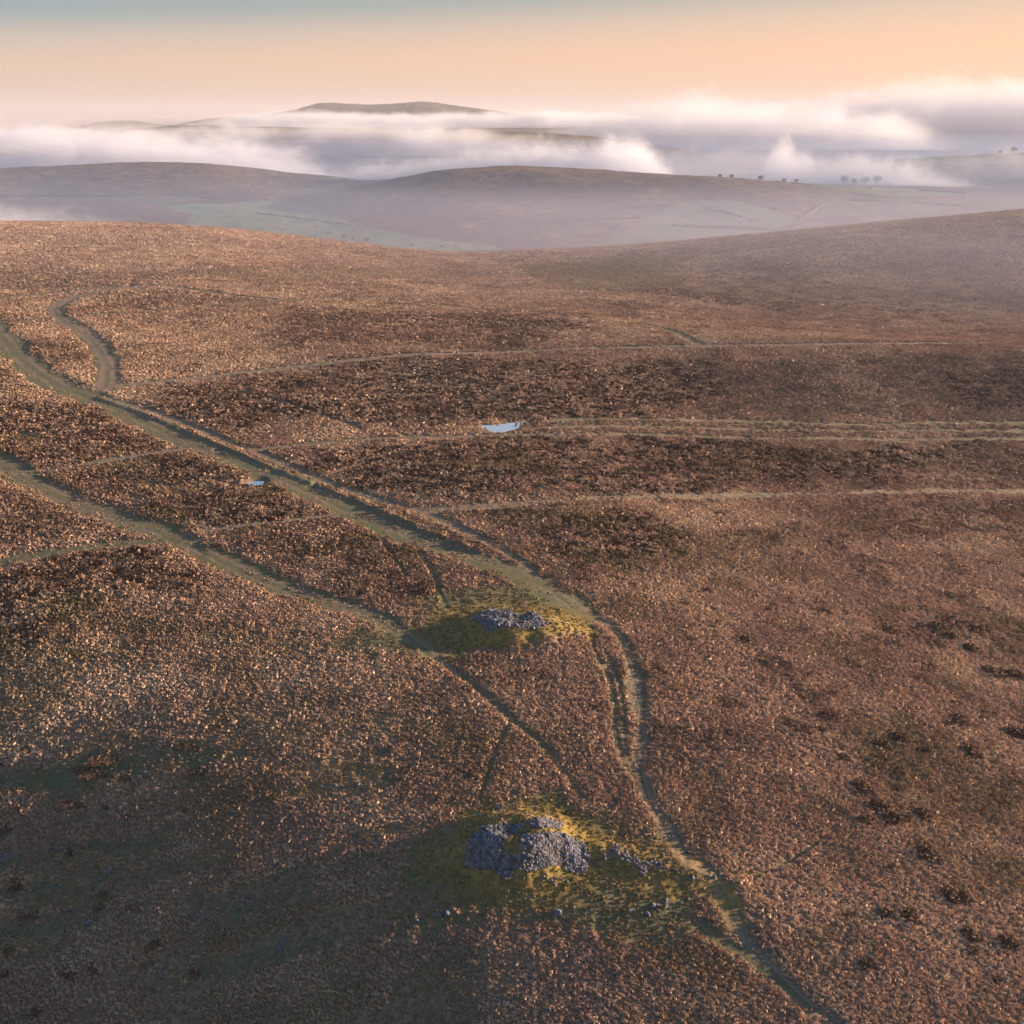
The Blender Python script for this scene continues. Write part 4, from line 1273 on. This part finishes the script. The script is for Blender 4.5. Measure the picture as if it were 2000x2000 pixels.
# ------------------------------------------------------------------ fog banks (real volumes) and haze
def fog_bank(label, depth, prof, base_py, halfw, dens, soft=22.0, nscale=.012, namp=.9, stretch=1.0, bottom=None, step=.1, aniso=.1, skew=0.0):
    """prof: (px, py of top) at this depth; base_py: lower limit"""
    prof = np.array(prof, float)
    zb = float(elev(base_py, depth))
    u, s = ray(prof[:, 0], prof[:, 1])
    xs = u * depth; zt = CAM_H + s * depth - zb
    x0, x1 = xs[0], xs[-1]; L = x1 - x0; H = zt.max()
    cx = (x0 + x1) / 2
    m, nt, out = node_mat('fog')
    tco = N(nt, 'ShaderNodeTexCoord').outputs['Object']
    n_in = N(nt, 'ShaderNodeMapping'); n_in.inputs['Scale'].default_value = (1 / stretch, 1 / stretch, 1.0)
    nt.links.new(tco, n_in.inputs['Vector'])
    # billows: coarse warp + fine wisps
    nz = N(nt, 'ShaderNodeTexNoise'); nz.inputs['Scale'].default_value = nscale; nz.inputs['Detail'].default_value = 7.0
    nz.inputs['Roughness'].default_value = .70; nz.inputs['Distortion'].default_value = .9
    nt.links.new(n_in.outputs[0], nz.inputs['Vector'])
    sp = N(nt, 'ShaderNodeSeparateXYZ'); nt.links.new(tco, sp.inputs[0])
    xf = mrange(nt, sp.outputs['X'], -L / 2, L / 2, 0, 1, False)
    fcv = N(nt, 'ShaderNodeFloatCurve')
    cv = fcv.mapping.curves[0]
    xn = (xs - x0) / L; zn = np.clip(zt / H, 0, 1)
    cv.points[0].location = (0, zn[0]); cv.points[1].location = (1, zn[-1])
    for a, b in zip(xn[1:-1], zn[1:-1]):
        cv.points.new(a, b)
    fcv.mapping.update()
    nt.links.new(xf, fcv.inputs['Value'])
    yq = math_n(nt, 'DIVIDE', sp.outputs['Y'], halfw)
    acr = math_n(nt, 'SUBTRACT', 1.0, math_n(nt, 'MULTIPLY', yq, yq), clamp=True)
    acr = math_n(nt, 'POWER', acr, .6)
    top = math_n(nt, 'MULTIPLY', math_n(nt, 'MULTIPLY', fcv.outputs[0], H), acr)
    e = math_n(nt, 'DIVIDE', math_n(nt, 'SUBTRACT', top, sp.outputs['Z']), soft)
    nn = math_n(nt, 'MULTIPLY', math_n(nt, 'SUBTRACT', nz.outputs['Fac'], .51), namp * 6)
    fine = noise(nt, n_in.outputs[0], nscale * 4.3, 3, .6, .4)          # torn edges
    nn = math_n(nt, 'ADD', nn, math_n(nt, 'MULTIPLY', math_n(nt, 'SUBTRACT', fine, .5), namp * 3.0))
    e = math_n(nt, 'ADD', e, nn)
    d = mrange(nt, e, 0, 2.6, 0, 1)
    if bottom:
        d = math_n(nt, 'MULTIPLY', d, mrange(nt, math_n(nt, 'ADD', sp.outputs['Z'], math_n(nt, 'MULTIPLY', nn, bottom * .25)), 0, bottom))
    d = math_n(nt, 'MULTIPLY', d, mrange(nt, acr, 0, .35))
    ends = math_n(nt, 'MULTIPLY', mrange(nt, xf, 0, .14), mrange(nt, xf, 1, .86))
    d = math_n(nt, 'MULTIPLY', d, ends)
    d = math_n(nt, 'MULTIPLY', d, dens)
    pv = N(nt, 'ShaderNodeVolumePrincipled')
    pv.inputs['Color'].default_value = (.73, .79, .92, 1)
    pv.inputs['Anisotropy'].default_value = aniso
    nt.links.new(d, pv.inputs['Density'])
    nt.links.new(pv.outputs[0], out.inputs['Volume'])
    m.cycles.volume_step_rate = step
    m.cycles.volume_sampling = 'MULTIPLE_IMPORTANCE'
    # lumpy hull round the bank
    k = 40; vv = []; ff = []
    mg = soft * (1.0 + namp * 1.2)
    for i in range(k + 1):
        t = i / k
        h_ = np.interp(t, xn, zn) * H
        lo, hi_ = max(0, t - .04), min(1, t + .04)
        h_ = max(h_, np.interp(lo, xn, zn) * H, np.interp(hi_, xn, zn) * H) + mg
        w_ = halfw * 1.02
        xx = -L / 2 + L * t
        vv += [(xx, -w_, -5), (xx, -w_, h_ * .55), (xx, -w_ * .6, h_ * .98), (xx, 0, h_ * 1.03), (xx, w_ * .6, h_ * .98), (xx, w_, h_ * .55), (xx, w_, -5)]
    for i in range(k):
        for j in range(7):
            a, b = i * 7 + j, i * 7 + (j + 1) % 7
            ff.append((a, a + 7, b + 7, b))
    vv = np.array(vv)
    me = bpy.data.meshes.new('fog_bank')
    me.from_pydata([tuple(v) for v in vv], [], [tuple(f) for f in ff] + [tuple(range(7)), tuple(range(k * 7 + 6, k * 7 - 1, -1))])
    me.materials.append(m); me.update()
    o = link('fog_bank', me, None, (cx, depth, zb), label=label, category='fog bank', group='fog banks over the far hills')
    o.rotation_euler = (0, 0, skew)
    return o

fog_bank('long white fog bank lying behind the left hill', 2950,
         [(-500, 230), (-200, 226), (0, 226), (100, 228), (250, 234), (330, 238), (400, 248), (460, 260), (520, 274), (600, 296), (650, 325), (720, 352), (780, 362)], 364, 340, .0095, 32, .014, 1.05, 1.7, None, .08)
fog_bank('bright billowing fog bank over the middle hill crest', 2620,
         [(520, 372), (600, 356), (640, 342), (700, 318), (800, 300), (900, 288), (960, 282), (1020, 270), (1080, 262), (1140, 272), (1190, 256), (1225, 250), (1262, 266), (1290, 296), (1340, 330), (1400, 352)], 376, 230, .0135, 25, .023, 1.1, 1.3, None, .08)
fog_bank('thin flat fog layer under the flat topped hill', 6600,
         [(330, 240), (480, 222), (560, 215), (650, 214), (760, 215), (880, 213), (960, 213), (1060, 215), (1180, 218), (1260, 224), (1360, 240)], 246, 500, .0085, 26, .006, 1.0, 2.5, None, .1)
fog_bank('blue grey fog sheet over the far ridge', 4250,
         [(-300, 258), (0, 246), (120, 240), (300, 234), (520, 232), (760, 236), (900, 246), (1000, 258), (1120, 266)], 296, 300, .009, 28, .006, 1.0, 3.0, None, .12)
fog_bank('great cloud of fog rising right of centre', 5200,
         [(1040, 250), (1120, 222), (1200, 200), (1290, 184), (1375, 170), (1440, 180), (1500, 188), (1580, 190), (1680, 196), (1780, 222), (1850, 250)], 285, 520, .0042, 52, .007, 1.1, 1.5, None, .08)
fog_bank('warm bright fog mass at the right edge', 6200,
         [(1420, 240), (1500, 205), (1580, 180), (1650, 164), (1720, 154), (1790, 144), (1860, 142), (1950, 136), (2080, 134), (2260, 150), (2450, 200)], 268, 650, .0032, 62, .0055, 1.1, 1.7, None, .08)
fog_bank('pale drifting fog low between the right hand hills', 3060,
         [(1180, 340), (1260, 305), (1340, 284), (1430, 274), (1520, 270), (1620, 276), (1740, 284), (1860, 286), (1980, 282), (2140, 280), (2300, 300)], 350, 180, .0022, 30, .010, 1.2, 2.0, None, .1)
fog_bank('low wispy fog with a rising plume among the right hand trees', 2800,
         [(1400, 352), (1470, 330), (1505, 300), (1522, 262), (1540, 258), (1556, 284), (1572, 276), (1590, 300), (1630, 306), (1660, 290), (1710, 294), (1760, 298), (1810, 314), (1860, 336), (1930, 354)], 358, 120, .010, 20, .024, 1.35, 1.0, None, .1)
fog_bank('white puff of fog behind the left moor edge', 1500,
         [(-420, 385), (-200, 386), (-60, 390), (20, 396), (80, 405), (140, 417), (200, 430), (280, 444)], 458, 130, .008, 16, .024, 1.2, 1.6, None, .12)

def air(name, lo, hi, dens, col, aniso=.4, x0far=None):
    m, nt, out = node_mat(name)
    pv = N(nt, 'ShaderNodeVolumePrincipled')
    pv.inputs['Color'].default_value = (*col, 1)
    pv.inputs['Density'].default_value = dens; pv.inputs['Anisotropy'].default_value = aniso
    nt.links.new(pv.outputs[0], out.inputs['Volume'])
    x0, y0, z0 = lo; x1, y1, z1 = hi
    xf_ = x0 if x0far is None else x0far
    me = bpy.data.meshes.new(name)
    me.from_pydata([(x0, y0, z0), (x1, y0, z0), (x1, y1, z0), (xf_, y1, z0), (x0, y0, z1), (x1, y0, z1), (x1, y1, z1), (xf_, y1, z1)], [],
                   [(3, 2, 1, 0), (4, 5, 6, 7), (0, 1, 5, 4), (1, 2, 6, 5), (2, 3, 7, 6), (3, 0, 4, 7)])
    me.materials.append(m); me.update()
    return link(name, me, kind='stuff')
air('haze', (-26000, -600, -320), (26000, 46000, 330), 5.5e-5, (.52, .55, .66), .05)
air('valley_mist', (-5000, 1140, -300), (5000, 6800, 6), 4.4e-4, (.24, .36, .62), .0)
air('moor_mist', (-900, 560, -120), (4900, 1138, 32), 2.6e-4, (.55, .58, .78), .05)
air('hollow_mist', (330, 545, -110), (4800, 1136, 26), 7.5e-4, (.46, .50, .70), .05, -260)
